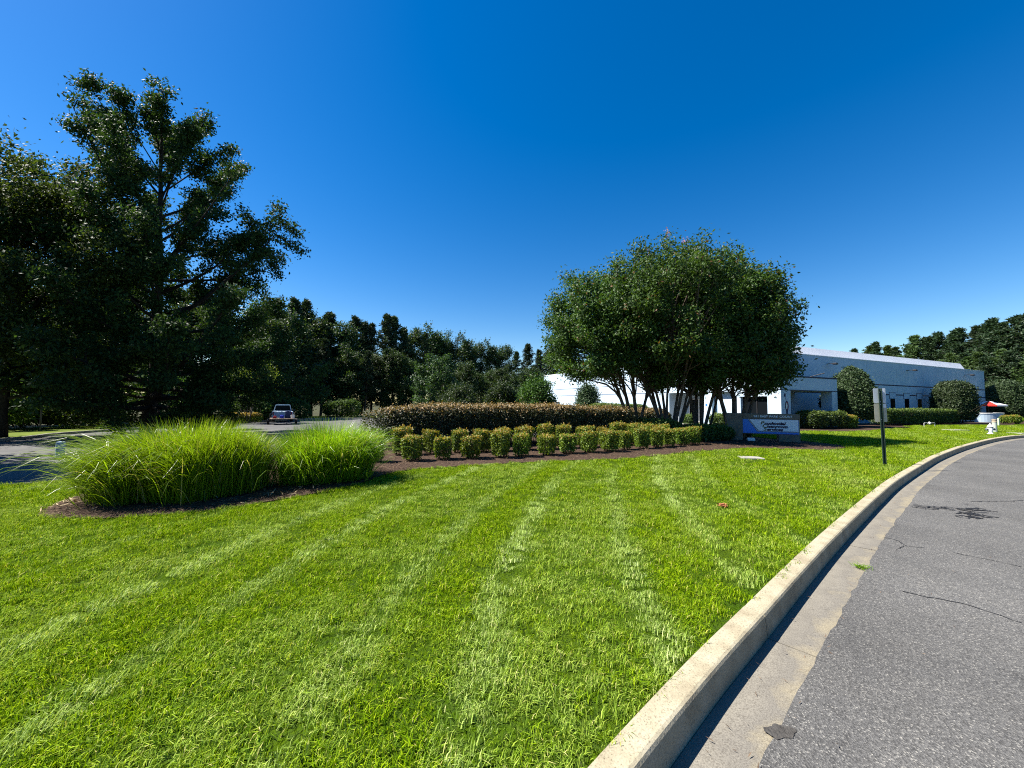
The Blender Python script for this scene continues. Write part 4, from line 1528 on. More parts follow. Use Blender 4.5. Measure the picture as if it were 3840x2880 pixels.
def rplate(x0, x1, z0, z1, r, y0, y1):
    pts = []
    for cx, cz, a0 in ((x1 - r, z0 + r, -90), (x1 - r, z1 - r, 0), (x0 + r, z1 - r, 90), (x0 + r, z0 + r, 180)):
        for k in range(5):
            a = math.radians(a0 + 22.5 * k)
            pts.append((cx + r * math.cos(a), cz + r * math.sin(a)))
    return Geo().prism(pts, -y1, -y0, Matrix.Rotation(math.pi / 2, 4, 'X'))


p1 = rplate(-0.155, 0.155, 1.745, 2.165, 0.03, 0.004, 0.0065).build('upper_plate', ALU, ps)
p2 = rplate(-0.155, 0.155, 1.21, 1.73, 0.03, 0.004, 0.0065).build('lower_plate', TANB, ps)
for p_, z in ((p1, 2.05), (p2, 1.62)):
    s_ = Geo().box(0.055, 0.135, 0.002, 0.0038, z - 0.01, z + 0.10).build('sticker', SWHITE, p_)
for z in (2.05, 1.78, 1.70, 1.28): Geo().lathe([(0.0, -0.008), (0.012, -0.008), (0.012, 0.0), (0, 0.001)], 8, Matrix.Translation((0, -0.008, z)) @ Matrix.Rotation(math.pi / 2, 4, 'X'), False).build('bolt', ALU, ps)


# ------------------------------------------------------------------ small things in the lawn
hy = empty('fire_hydrant', G(3715, 1628), 0.5, 'white fire hydrant on the lawn close to the kerb', 'hydrant')
GREYP = M_solid('hydrant_grey', (0.16, 0.17, 0.19), None, 6, 0.5)
HW = M_solid('hydrant_white', (0.80, 0.80, 0.82), (0.70, 0.70, 0.72), 14, 0.4, 0.4)
Geo().lathe([(0.15, -0.02), (0.15, 0.03), (0.10, 0.05), (0.095, 0.20), (0.115, 0.22), (0.115, 0.38), (0.10, 0.40)], 16).build('barrel', HW, hy, smooth=False)
Geo().lathe([(0.125, 0.401), (0.125, 0.44), (0.12, 0.445)], 16).build('flange', GREYP, hy)
Geo().lathe([(0.13, 0.446), (0.13, 0.47), (0.105, 0.50), (0.075, 0.56), (0.035, 0.60), (0.03, 0.66), (0.0, 0.665)], 16).build('bonnet', HW, hy)
for a, r_ in ((-0.9, 0.055), (0.7, 0.075), (2.3, 0.055)):
    Geo().lathe([(r_, 0.10), (r_, 0.16), (r_ + 0.012, 0.165), (r_ + 0.012, 0.20), (0.02, 0.205), (0.02, 0.225)], 12, Matrix.Translation((0, 0, 0.30)) @ Matrix.Rotation(a, 4, 'Z') @ Matrix.Rotation(math.pi / 2, 4, 'Y')).build('outlet_cap', GREYP if a > 2 or a < 0 else HW, hy)

bo = empty('bollard', G(3731, 1621), 0, 'pale pipe bollard with tan cap just behind the fire hydrant', 'bollard')
Geo().lathe([(0.11, -0.1), (0.11, 0.66), (0.105, 0.665)], 16).build('pipe', M_solid('pale_green_pipe', (0.42, 0.46, 0.40), None, 5, 0.5), bo, smooth=False)
Geo().lathe([(0.118, 0.666), (0.118, 0.70), (0.105, 0.71), (0.105, 0.80), (0.118, 0.81), (0.118, 0.86), (0.0, 0.88)], 16).build('cap', M_solid('bollard_tan', (0.38, 0.30, 0.22), None, 5, 0.6), bo)
mk = empty('utility_marker', (44.9, 33.8, 0), 0.4, 'pale green utility marker post beyond the bollard near the planter', 'marker post')
Geo().bbox(-0.11, 0.11, -0.05, 0.05, -0.1, 0.64, 0.015).build('post', M_solid('marker_green', (0.55, 0.66, 0.45)), mk)

bf = empty('backflow_valve', G(3486, 1600), BROT - 0.25, 'low white pipe loop valve in front of the right hedge', 'valve')
g = Geo()
g.tube([(-0.54, 0, -0.1), (-0.54, 0, 0.27), (-0.50, 0, 0.31), (0.50, 0, 0.31), (0.54, 0, 0.27), (0.54, 0, -0.1)], 0.026, 8)
g.build('pipe', M_solid('galvanised', (0.45, 0.45, 0.44), None, 12, 0.4, 0.5), bf)
Geo().lathe([(0.0, 0.2), (0.09, 0.21), (0.10, 0.30), (0.06, 0.36), (0.03, 0.40), (0, 0.405)], 12).build('valve_body', WHITEPAINT, bf)

for (px, py, sx, sy, lab, rz) in ((2816, 1720, 0.30, 0.22, 'pale concrete box cover flush in lawn in front of the monument sign', -0.15),
                                 (3584, 1614, 0.72, 0.35, 'long pale concrete cover slab in lawn near the backflow valve', BROT - 0.2),
                                 (3815, 1626, 0.42, 0.32, 'pale concrete cover in lawn beside the fire hydrant at right photo edge', 0.3)):
    o = Geo().bbox(-sx, sx, -sy, sy, -0.1, 0.05, 0.015).build('box_cover', CONC, None, G(px, py))
    o.rotation_euler = (0, 0, rz)
    tag(o, lab, 'cover', 'concrete covers in the lawn')
r_ = np.random.default_rng(2)
g = Geo()
q = np.column_stack([r_.normal(0, 0.036, 200), r_.normal(0, 0.026, 200), 0.035 + 0.02 * r_.uniform(0, 1, 200)])
leaf_cards(g, q, 0.022, r_, 0.8, None, 0.8)
tag(g.build('clay_lump', M_solid('orange_clay', (0.42, 0.16, 0.07), (0.30, 0.12, 0.06), 40, 0.95), None, G(2711, 1904)), 'small orange clay lump lying in the mown lawn', 'clay', kind='stuff')

g = Geo()
for kk in range(70):
    a = r_.uniform(0, 6.28)
    P = limb((r_.normal(0, 0.03), r_.normal(0, 0.03), 0), (math.cos(a), math.sin(a), 1.1), r_.uniform(0.04, 0.1), 3, r_, -0.4)
    g.tube(P, [0.0022, 0.002, 0.0015, 0.0004], 3, cap=False, rnd=r_.uniform(0, 1))
tag(g.build('weed', L_GRASSY, None, G(3232, 2130, -0.132)), 'small green weed tuft growing at the asphalt edge beside the gutter', 'weed')

# curved planter and canopy at the far right
PC = Vector((53.2, 40.2, 0))
pl = empty('planter', PC, BROT - 0.1, 'low curved pale planter wall with a white top by the building end', 'planter')
g = Geo()
th = np.linspace(math.radians(190), math.radians(350), 21)
ro, ri = 2.0, 1.72
out_ = [(ro * math.cos(a), 1.1 + ro * 0.75 * math.sin(a)) for a in th]
inn_ = [(ri * math.cos(a), 1.1 + ri * 0.75 * math.sin(a)) for a in th]
poly = out_ + inn_[::-1]
gw = Geo()
n = len(out_)
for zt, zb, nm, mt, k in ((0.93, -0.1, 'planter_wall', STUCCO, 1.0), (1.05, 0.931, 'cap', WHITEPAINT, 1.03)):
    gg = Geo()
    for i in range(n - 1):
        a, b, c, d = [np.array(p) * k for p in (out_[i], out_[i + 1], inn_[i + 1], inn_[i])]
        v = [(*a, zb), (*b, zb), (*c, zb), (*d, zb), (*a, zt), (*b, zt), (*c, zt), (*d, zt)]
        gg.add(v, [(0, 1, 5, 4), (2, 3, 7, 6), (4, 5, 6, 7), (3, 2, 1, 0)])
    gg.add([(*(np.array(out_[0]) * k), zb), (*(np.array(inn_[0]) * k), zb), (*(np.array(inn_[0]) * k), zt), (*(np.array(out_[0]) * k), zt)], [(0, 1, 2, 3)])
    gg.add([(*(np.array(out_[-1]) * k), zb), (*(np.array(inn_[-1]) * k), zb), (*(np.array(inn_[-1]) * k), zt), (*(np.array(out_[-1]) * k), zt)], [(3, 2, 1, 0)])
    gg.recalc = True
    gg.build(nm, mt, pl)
UC = Vector((56.3, 43.2, 0))
um = empty('patio_umbrella', UC, 0.3, 'flat white and red patio umbrella behind the curved planter', 'umbrella')
CR = M_solid('canopy_red', (0.55, 0.03, 0.02))
apex = (0, 0, 2.42)
ring = [(1.45 * math.cos(a), 1.45 * math.sin(a), 1.92) for a in np.linspace(0, 6.283, 8, endpoint=False)]
for k in range(8):
    a, b = np.array(ring[k]), np.array(ring[(k + 1) % 8])
    gg = Geo()
    gg.add([apex, a, b, a - (0, 0, 0.14), b - (0, 0, 0.14)], [(1, 3, 4, 2)], [(0, 1, 2)])
    gg.build('canopy_panel', CR if k in (4,) else HW, um)
Geo().tube([(0, 0, -0.1), (0, 0, 2.40)], 0.03, 8).build('pole', DARKMETAL, um)


# ------------------------------------------------------------------ shrubs by the building
def b2w(x, y, z=0): return BM @ Vector((x, y, z))


def gumdrop_geo(seed, R_, h, nleaf, leaf, e=2.6, tap=0.35, top=0.9):
    r = np.random.default_rng(seed)
    P, nn = shell_points(nleaf, R_, R_, 0.05, h, e, r, 0.14)
    hz = np.clip(P[:, 2] / h, 0, 2)
    k = np.where(hz > 0.3, 1 - tap * np.clip(hz - 0.3, 0, 2) ** 1.5 / 0.7 ** 1.5, 1 - 0.25 * (0.3 - hz))
    P[:, 0] *= k
    P[:, 1] *= k
    P = P + nn * (R_ * 0.08 * vnoise(P, seed, 1.3))[:, None] + nn * (R_ * 0.05 * vnoise(P, seed + 3, 4.0))[:, None] + nn * (np.abs(r.normal(0, 0.09, nleaf)) * (r.uniform(0, 1, nleaf) < 0.2))[:, None]
    g = Geo()
    leaf_cards(g, P, leaf, r, 0.15, nn * 0.8, 0.6)
    w = Geo()
    for k in range(14):
        b = np.array([r.normal() * 0.2, r.normal() * 0.2, 0])
        Q = limb(b, (r.normal() * 0.35, r.normal() * 0.35, 1), h * 0.8, 5, r, 0.05, 0.1)
        w.tube(Q, np.linspace(0.05, 0.01, 6), 5, cap=False)
    # dense dark inside
    P2, n2 = shell_points(int(nleaf * 0.5), R_ * 0.80, R_ * 0.80, 0.05, h * 0.88, e, r, 0.25)
    k2 = 1 - tap * np.clip(P2[:, 2] / h - 0.3, 0, 1) ** 1.5 / 0.7 ** 1.5
    P2[:, 0] *= k2
    P2[:, 1] *= k2
    leaf_cards(g, P2, leaf * 1.4, r, 0.15, n2 * 0.6, 0.7)
    return g, w


make_shrub('clipped_holly', (27.2, 29.3, 0), gumdrop_geo(401, 1.85, 4.9, 26000, 0.13, 2.3, 0.62), L_HOLLY, 'tall rounded clipped holly right beside the portico', 'shrub', 'clipped hollies against the building')
make_shrub('clipped_holly', (45.3, 37.5, 0), gumdrop_geo(402, 1.38, 4.3, 18000, 0.14, 4.0, 0.22), L_HOLLY, 'squarish clipped holly past the narrow windows', 'shrub', 'clipped hollies against the building')
make_shrub('clipped_holly', (61.3, 45.6, 0), gumdrop_geo(403, 2.1, 5.0, 20000, 0.15, 3.2, 0.3), L_HOLLY, 'clipped holly behind the planter and umbrella', 'shrub', 'clipped hollies against the building')
c_ = b2w(20.4, 0.55)
make_shrub('window_hedge', c_, hedge_geo(411, 7.3, 0.65, 0.1, 1.42, 26000, 0.11, 7, 1.0, 0.7, 0.9, 0.06, 1.5, 0, 0.8, 60, 0.15, 0.04), L_HEDGE, 'dark clipped hedge under the narrow windows', 'hedge', rz=BROT)
for k, (px, py, D_, rx_, h_, lm, lab) in enumerate((
        (3040, 1600, 26.4, 0.95, 1.25, L_HEDGE, 'dark low shrub directly right of the monument sign in front of portico'),
        (3110, 1600, 27.0, 0.95, 1.22, L_HEDGE, 'dark low shrub in front of the portico, middle of three'),
        (3168, 1602, 27.2, 0.62, 0.92, L_BOX, 'small yellow-green shrub at the end of the portico shrubs'))):
    p = Vector(((px - 1920) / F * D_, D_, 0))
    make_shrub('low_shrub', p, hedge_geo(420 + k, rx_, rx_ * 0.8, 0.05, h_, 5200, 0.10, 4, 1.0, 0.6, 0.86, 0.10, 2.0, 0.05, 0.8, 20, 0.15, 0.05), lm, lab, 'shrub', 'low shrubs before the portico', rz=BROT)
for k, (x, y, rx_, h_, lab) in enumerate(((50.6, 37.2, 0.75, 0.85, 'small clipped yellow-green shrub in front of the curved planter'),
                                         (56.4, 38.6, 1.1, 0.75, 'small clipped yellow-green shrub right of the planter at photo edge'))):
    make_shrub('low_shrub', (x, y, 0), hedge_geo(430 + k, rx_, rx_ * 0.8, 0.05, h_, 3600, 0.11, 4, 1.0, 0.6, 0.86, 0.08, 2.0, 0.05, 0.8, 12, 0.15, 0.05), L_BOX, lab, 'shrub', 'small shrubs by the planter', rz=BROT)
# low planting round the myrtle feet and behind the long hedge
for k, (x, y, rx_, ry_, h_, lm, lab) in enumerate((
        (6.6, 17.2, 1.35, 0.8, 0.92, L_HEDGE, 'spreading dark green shrub between the bronze hedge end and myrtles'),
        (9.2, 17.2, 1.25, 0.7, 0.62, L_HEDGE, 'low dark shrub under the largest crape myrtle'),
        (11.2, 19.0, 1.1, 0.7, 0.55, L_HEDGE, 'low dark shrub shaded behind the left sign pillar'),
        (9.1, 24.8, 1.6, 1.1, 1.30, L_BRONZE, 'rounded brownish shrub behind the left myrtle stems'),
        (9.2, 31.5, 3.0, 1.4, 1.62, L_HEDGE, 'broad green clipped mound in front of the sunlit wall'),
        (16.0, 27.4, 1.1, 0.7, 0.95, L_HEDGE, 'dark shrub at the foot of side glazing left of the portico'),
        (14.9, 30.6, 0.5, 0.5, 0.80, L_HEDGE, 'little dark shrub beside the white entrance pier'))):
    make_shrub('low_shrub', (x, y, 0), hedge_geo(440 + k, rx_, ry_, 0.03, h_, int(4200 * rx_ * (1 + h_)), 0.10, 3.5, 1.0, 0.7, 0.8, 0.12, 1.6, 0, 0.8, 14, 0.25, 0.06), lm, lab, 'shrub', 'low planting near the myrtles and entrance', rz=0.4)

# small signs on posts near the entrance
for (px, pyt, pyb, D_, lab) in ((2544, 1519, 1537, 29.5, 'small white parking sign on thin post before the entrance doors'),
                               (2358, 1530, 1547, 25.5, 'small white parking sign beside the rounded brownish shrub')):
    d1, d2 = ray(px, pyt), ray(px, pyb)
    X = d1.x / d1.y * D_
    z1, z2 = EYE + d1.z / d1.y * D_, EYE + d2.z / d2.y * D_
    s = empty('parking_sign', (X, D_, 0), -0.5, lab, 'sign', 'small parking signs')
    Geo().tube([(0, 0.02, -0.2), (0, 0.02, z1)], 0.022, 6).build('post', ALU, s)
    rplate(-0.115, 0.115, z2, z1 + 0.01, 0.02, -0.006, -0.003).build('plate', SWHITE, s)


# ------------------------------------------------------------------ pickup with a loaded trailer in the car park
tk = G(1058, 1592, -0.55)
T0 = Vector((tk.x, tk.y, 0))
TZ = lot_z(T0.x, T0.y)
tr_rot = math.atan2(-T0.x, T0.y) * 1.0
pk = empty('pickup_truck', (T0.x * 1.13, T0.y * 1.13, lot_z(0, T0.y * 1.13)), tr_rot, 'pale blue-grey pickup truck parked under the trees, seen from behind', 'pickup')
PAINT = M_solid('truck_paint', (0.42, 0.52, 0.62), None, 2, 0.25, 0.5)
RUB = M_solid('rubber', (0.02, 0.02, 0.02), None, 20, 0.8)
g = Geo()
g.bbox(-0.98, 0.98, 0.0, 1.9, 0.55, 1.15, 0.06)
g.bbox(-0.98, 0.98, 1.91, 5.4, 0.50, 1.15, 0.08)
g.build('body', PAINT, pk)
cabp = [(-0.86, 1.14), (0.86, 1.14), (0.70, 1.83), (0.60, 1.88), (-0.60, 1.88), (-0.70, 1.83)]
Geo().prism([(x, z) for x, z in cabp], -3.9, -1.95, Matrix.Rotation(math.pi / 2, 4, 'X')).build('cab', PAINT, pk)
Geo().prism([(-0.76, 1.22), (0.76, 1.22), (0.64, 1.76), (-0.64, 1.76)], -1.949, -1.93, Matrix.Rotation(math.pi / 2, 4, 'X')).build('rear_window', GLASS, pk)
for sx in (-1, 1):
    Geo().bbox(sx * 0.84 - 0.05, sx * 0.84 + 0.05, -0.03, 0.01, 0.75, 1.08, 0.008).build('tail_light', M_solid('tail_red', (0.30, 0.01, 0.01), None, 3, 0.3), pk)
    Geo().bbox(sx * 1.10 - 0.10, sx * 1.10 + 0.10, 3.3, 3.42, 1.1, 1.3, 0.02).build('mirror', DARKMETAL, pk)
    for y in (1.1, 4.5):
        wh = Geo().lathe([(0.0, -0.12), (0.30, -0.13), (0.37, -0.10), (0.37, 0.10), (0.30, 0.13), (0, 0.12)], 18, Matrix.Translation((sx * 0.86, y, 0.37)) @ Matrix.Rotation(math.pi / 2, 4, 'Y'), False).build('wheel', RUB, pk)
Geo().bbox(-0.95, 0.95, -0.12, -0.001, 0.45, 0.60, 0.02).build('bumper', ALU, pk)

tl = empty('utility_trailer', (T0.x, T0.y, TZ), tr_rot, 'low flat utility trailer hitched behind the pickup', 'trailer')
g = Geo()
g.bbox(-1.0, 1.0, -0.4, 2.2, 0.52, 0.60, 0.01)
g.build('deck', M_solid('deck_wood', (0.32, 0.24, 0.17), (0.22, 0.16, 0.11), 6, 0.9), tl)
g = Geo()
for x in (-1.0, 1.0):
    for y in (-0.35, 0.5, 1.3, 2.15): g.tube([(x, y, 0.6), (x, y, 1.0)], 0.02, 5)
    g.tube([(x, -0.35, 1.0), (x, 2.15, 1.0)], 0.02, 5)
g.tube([(0, 2.2, 0.5), (0, 3.8, 0.55)], 0.04, 6)
g.build('rail', DARKMETAL, tl)
for sx in (-1, 1):
    Geo().lathe([(0.0, -0.09), (0.28, -0.09), (0.28, 0.09), (0, 0.09)], 16, Matrix.Translation((sx * 1.14, 0.9, 0.28)) @ Matrix.Rotation(math.pi / 2, 4, 'Y'), False).build('wheel', RUB, tl)


def on_tr(x, y, z): return Matrix.Translation((T0.x, T0.y, TZ)) @ Matrix.Rotation(tr_rot, 4, 'Z') @ Vector((x, y, z))


o = Geo().bbox(-0.26, 0.26, -0.26, 0.26, 0.0, 0.66, 0.05).lathe([(0.0, 0.661), (0.24, 0.665), (0.22, 0.70), (0, 0.71)], 12).build('storage_bin', M_solid('bin_navy', (0.02, 0.035, 0.10)), None, on_tr(0.45, 0.4, 0.602))
o.rotation_euler.z = tr_rot
tag(o, 'tall navy bin standing on the trailer deck', 'bin')
o = Geo().bbox(-0.17, 0.17, -0.14, 0.14, 0.0, 0.30, 0.05).tube([(-0.08, 0, 0.29), (-0.06, 0, 0.37), (0.06, 0, 0.37), (0.08, 0, 0.29)], 0.02, 6).build('water_jug', M_solid('jug_blue', (0.03, 0.05, 0.45)), None, on_tr(-0.05, 0.1, 0.602))
o.rotation_euler.z = tr_rot
tag(o, 'bright blue jug standing beside the navy bin on trailer', 'jug')
o = Geo().bbox(-0.14, 0.14, -0.10, 0.10, 0.0, 0.22, 0.03).tube([(-0.07, 0, 0.21), (0.0, 0, 0.28), (0.10, 0, 0.27)], 0.018, 6).build('fuel_can', M_solid('can_red', (0.35, 0.02, 0.02)), None, on_tr(-0.6, 0.1, 0.602))
o.rotation_euler.z = tr_rot
tag(o, 'small red fuel can on the left of the trailer deck', 'fuel can')
o = Geo().lathe([(0.15, 0.0), (0.17, 0.30), (0.175, 0.31)], 14).build('bucket', WHITEPAINT, None, on_tr(0.82, 0.0, 0.602))
tag(o, 'white bucket at the right end of the trailer deck', 'bucket')

# pale blue pipe marker by the driveway
mk = empty('pipe_marker', (-14.2, 11.6, lot_z(-14.2, 11.6)), 0, 'pale blue plastic pipe marker standing on the driveway beyond the ornamental grass', 'marker post')
Geo().lathe([(0.10, 0.06), (0.10, 0.52), (0.085, 0.54), (0.0, 0.545)], 14).build('pipe', M_solid('pipe_blue', (0.25, 0.33, 0.48)), mk)
Geo().lathe([(0.22, -0.03), (0.22, 0.05), (0.12, 0.07), (0.10, 0.07)], 14).build('base', RUB, mk)

# ------------------------------------------------------------------ car-park planting
for k, (px, D_, rx_, h_, lab) in enumerate(((790, 26.0, 1.5, 0.72, 'clipped bright yellow-green hedge round a myrtle stem in the car park'),
                                           (921, 37.0, 1.5, 0.95, 'boxy clipped hedge in the car park left of the pickup truck'))):
    p = Vector(((px - 1920) / F * D_, D_, lot_z(0, D_) + 0.05))
    make_shrub('island_hedge', p, hedge_geo(460 + k, rx_, 0.75, 0.02, h_, 6000, 0.11, 6, 1.0, 0.9, 0.70, 0.05, 2.0, 0, 0.8, 20, 0.25, 0.04), L_BOX, lab, 'hedge', 'clipped hedges in car park islands', rz=0.45)
for k, (x, y, h_, rad, lm, lab) in enumerate((
        (-22.2, 26.6, 4.6, 1.4, L_MYRTLE, 'small crape myrtle rising out of the yellow-green hedge'),
        (-26.4, 36.6, 6.6, 2.6, L_YELLOW, 'sunny yellow-green crape myrtle beside the boxy hedge'),
        (-31.0, 40.5, 6.0, 2.2, L_YELLOW, 'second yellow-green crape myrtle farther left, mostly in shade'))):
    w_, l_, f_ = myrtle_geo(470 + k, 5, h_, rad, h_ * 0.42, 0.16, 9000, 46, (0, 0), 0.30, 0.06, 0.16)
    make_tree('crape_myrtle', (x, y, lot_z(0, y)), (w_, l_), BARK_MYRTLE, lm, lab, 'tree', 'small crape myrtles in the car park', trunk='stem')
for k, (px, pyt, D_, lab) in enumerate(((797, 1517, 40, 'thin pale post left of the boxy car park hedge'), (485, 1515, 33, 'thin pale post among the dark trunks under the oak'), (920, 1488, 39, 'thin pale post behind the boxy car park hedge'),
                                        (160, 1480, 21.5, 'thin dark post on the verge right of the leftmost trunk'))):
    d = ray(px, pyt)
    o = Geo().tube([(0, 0, -0.3), (0, 0, EYE + d.z / d.y * D_ - lot_z(0, D_))], 0.035, 6).build('post', ALU if k < 3 else DARKMETAL, None, (d.x / d.y * D_, D_, lot_z(0, D_)))
    o.name = 'thin_post'
    tag(o, lab, 'post', 'thin posts round the car park')


# ------------------------------------------------------------------ small trees between the hedge and the wood
for k, (px, D_, pyt, rad, lm, lab) in enumerate((
        (1718, 30.5, 1432, 1.75, L_WOOD, 'rounded feathery green tree behind the long hedge, leftmost of the two alike'),
        (1885, 31.5, 1424, 1.35, L_WOOD, 'narrower feathery green tree behind the long hedge'),
        (2015, 29.0, 1400, 1.30, L_MYRTLE, 'dark feathery tree partly covering the end of the sunlit wall'),
        (2203, 37.0, 1452, 1.05, L_HOLLY, 'small dark conical shrub tree against the sunlit wall'),
        (1640, 44.0, 1320, 3.0, L_WOOD, 'pale green leafy tree with light clumps at the end of dark wood'))):
    d = ray(px, pyt)
    h_ = EYE + d.z / d.y * D_ + 0.45
    w_, l_, f_ = myrtle_geo(490 + k, 6, h_, rad, h_ * 0.16, 0.17 if k < 4 else 0.24, 11000 if k < 4 else 17000, 70, (0, 0), 0.26, 0.04, 0.2)
    make_tree('small_tree', (d.x / d.y * D_, D_, -0.45 if k != 3 else 0), (w_, l_), BARK, lm, lab, 'tree', 'small trees behind the long hedge', trunk='stem')


# ------------------------------------------------------------------ the wood
def pine_geo(seed, H, base, rad, nl=58, ncl=11, leaf=0.55, puff=0.36):
    r = np.random.default_rng(seed)
    wood, leaves = Geo(), Geo()
    zs = np.linspace(0, 1, 8)
    tr = np.column_stack([np.cumsum(r.normal(size=8)) * 0.10, np.cumsum(r.normal(size=8)) * 0.10, zs * H * 0.99])
    tr[0, :2] = 0
    wood.tube(tr, 0.20 * (1 - zs * 0.93) * H / 16, 7)
    cs = []
    for k in range(nl):
        f = base + (1.0 - base) * ((k + r.uniform(0, 1)) / nl)
        h = (f - base) / (1 - base)
        L_ = rad * np.interp(h, [0, 0.18, 0.5, 0.8, 1], [0.65, 1.0, 0.82, 0.48, 0.10]) * r.uniform(0.6, 1.15)
        az = r.uniform(0, 6.283)
        el = math.radians(np.interp(h, [0, 0.5, 1], [-5, 22, 70]) + r.uniform(-10, 10))
        st, _ = at_frac(tr, min(0.985, f))
        P = limb(st, (math.cos(az) * math.cos(el), math.sin(az) * math.cos(el), math.sin(el)), L_, 4, r, 0.35, 0.08)
        wood.tube(P, np.linspace(0.05, 0.012, 5), 4, cap=False)
        for m in range(ncl):
            t = r.uniform(0.3, 1.05)
            c, _ = at_frac(P, min(t, 1.0))
            cs.append(c + r.normal(size=3) * np.array([0.28, 0.28, 0.18]) * (0.5 + L_ * 0.25))
    for k in range(9):
        st, _ = at_frac(tr, r.uniform(0.25, base))
        az = r.uniform(0, 6.283)
        wood.tube(limb(st, (math.cos(az), math.sin(az), 0.1), r.uniform(0.6, 1.8), 3, r, 0.0), np.linspace(0.03, 0.008, 4), 4, cap=False)
    C = np.array(cs)
    m = 9
    dirs = r.normal(size=(len(C), m, 3))
    dirs /= np.linalg.norm(dirs, axis=2, keepdims=True)
    dirs[:, :, 2] = np.abs(dirs[:, :, 2]) * 0.9 - 0.1
    P = np.repeat(C, m, 0) + dirs.reshape(-1, 3) * 0.04
    leaf_cards(leaves, P, leaf * 0.75, r, 0.2, None, puff * 0.9, 0.1, axis=dirs.reshape(-1, 3), axw=0.85)
    return wood, leaves


def proto_meshes(geo, bark, leafm): return geo[0].mesh('trunk', bark, True), geo[1].mesh('crown', leafm)


PINES = [proto_meshes(pine_geo(600, 16, 0.40, 2.7), BARK_PINE, L_PINE), proto_meshes(pine_geo(601, 16, 0.48, 2.3, 52), BARK_PINE, L_PINE),
         proto_meshes(pine_geo(602, 16, 0.30, 3.0, 66), BARK_PINE, L_PINE), proto_meshes(pine_geo(603, 16, 0.25, 3.1, 70), BARK_PINE, L_PINE2)]
fprof = lambda h: np.interp(h, [0, 0.25, 0.6, 1], [2.6, 3.5, 2.9, 0.9])
LEAFY = [proto_meshes(tree_geo(610 + k, 12, 0.17, 0.14, fprof, 30, 0.30, 13000, 0.42, el0=15, el1=72, nsub=(6, 9), sides=5), BARK, L_WOOD) for k in range(3)]


def put(kind, meshes, x, y, z, h, hp, lab, grp, rs_, wide=1.0):
    s = h / hp
    t = empty(kind, (x, y, z), rs_.uniform(0, 6.28), lab, 'tree', grp)
    t.scale = (s * wide * rs_.uniform(0.9, 1.12), s * wide * rs_.uniform(0.9, 1.12), s)
    link('trunk', meshes[0], t)
    link('crown', meshes[1], t)
    return t


rw = random.Random(21)
# skyline of the wood behind the car park: photo column, skyline row (full pixels), distance
SKY_L = [(1000, 1195, 58), (1045, 1165, 60), (1095, 1140, 62), (1140, 1150, 64), (1175, 1215, 63), (1215, 1200, 66), (1245, 1195, 67), (1290, 1245, 66), (1325, 1205, 70), (1365, 1225, 70),
         (1400, 1232, 72), (1440, 1200, 75), (1480, 1205, 76), (1515, 1245, 76), (1550, 1262, 80), (1590, 1265, 84), (1625, 1262, 90), (1665, 1285, 92), (1700, 1300, 92), (1745, 1290, 96),
         (1790, 1310, 100), (1840, 1312, 102), (1890, 1318, 106), (1935, 1330, 104), (1975, 1305, 112), (2020, 1325, 110), (2065, 1320, 116), (2110, 1330, 118)]
kinds = 'PPPPLPPLPPPPPPLPLLLLLLLPPPLP'
for k, (px, py, D_) in enumerate(SKY_L):
    d = ray(px, py)
    X = d.x / d.y * D_
    h = (EYE + d.z / d.y * D_ + 0.9) * 1.05
    if kinds[k] == 'P':
        put('pine_tree', PINES[rw.randrange(3)], X, D_, -0.95, h, 16, '%s tree from the oak along the wood skyline, a dark pine' % ORD[k], 'trees of the wood skyline behind the car park', rw)
    else:
        put('broadleaf_tree', LEAFY[rw.randrange(3)], X, D_, -0.95, h, 13.2, '%s tree from the oak along the wood skyline, a leafy broadleaf' % ORD[k], 'trees of the wood skyline behind the car park', rw, 0.85)
# lower front of that wood
for k in range(26):
    px = 880 + k * 27 + rw.uniform(-10, 10)
    D_ = np.interp(px, [880, 1500, 1600], [53, 66, 70]) + rw.uniform(-2, 3)
    h = rw.uniform(7.5, 11.0) if px < 1560 else rw.uniform(6, 8)
    put('broadleaf_tree' if k % 3 else 'pine_tree', LEAFY[rw.randrange(3)] if k % 3 else PINES[rw.randrange(4)], (px - 1920) / F * D_, D_, -0.95, h + (3.0 if k % 3 == 0 else 0), 12 if k % 3 else 16,
        '%s understorey tree from the oak along the dark front of the wood' % ORD[k], 'understorey trees in front of the wood', rw, 1.05)
for k in range(12):
    px = 1640 + k * 40 + rw.uniform(-12, 12)
    D_ = rw.uniform(76, 92)
    put('broadleaf_tree', LEAFY[rw.randrange(3)], (px - 1920) / F * D_, D_, -0.95, rw.uniform(7.5, 10.5), 12, '%s leafy tree from the left in the far wood above the long hedge' % ORD[k], 'leafy trees of the far wood', rw, 1.1)
# dense trees behind and beside the oak
OAKSIDE = [(-34, 30, 11), (-33, 34.5, 9), (-37, 24, 9.5), (-29.5, 43, 9), (-41, 33, 13), (-37.5, 43, 13), (-30.5, 46, 12), (-40, 47, 16), (-47, 42, 15.5), (-45, 27, 11), (-50, 34, 14), (-33, 53, 14),
           (-39, 58, 17)]
OAKSIDE.sort(key=lambda p: p[0] / p[1])
for k, (x, y, h) in enumerate(OAKSIDE):
    put('broadleaf_tree', LEAFY[k % 3], x, y, -0.6, h, 13.2, '%s shaded broadleaf tree from the left in the dark mass round the oak' % ORD[k], 'shaded trees round the oak', rw, 1.25)
put('broadleaf_tree', LEAFY[1], -20.8, 8.8, -0.3, 12.5, 13.2, 'leafy tree left of the driveway that shades its asphalt', 'shaded trees round the oak', rw, 1.3)
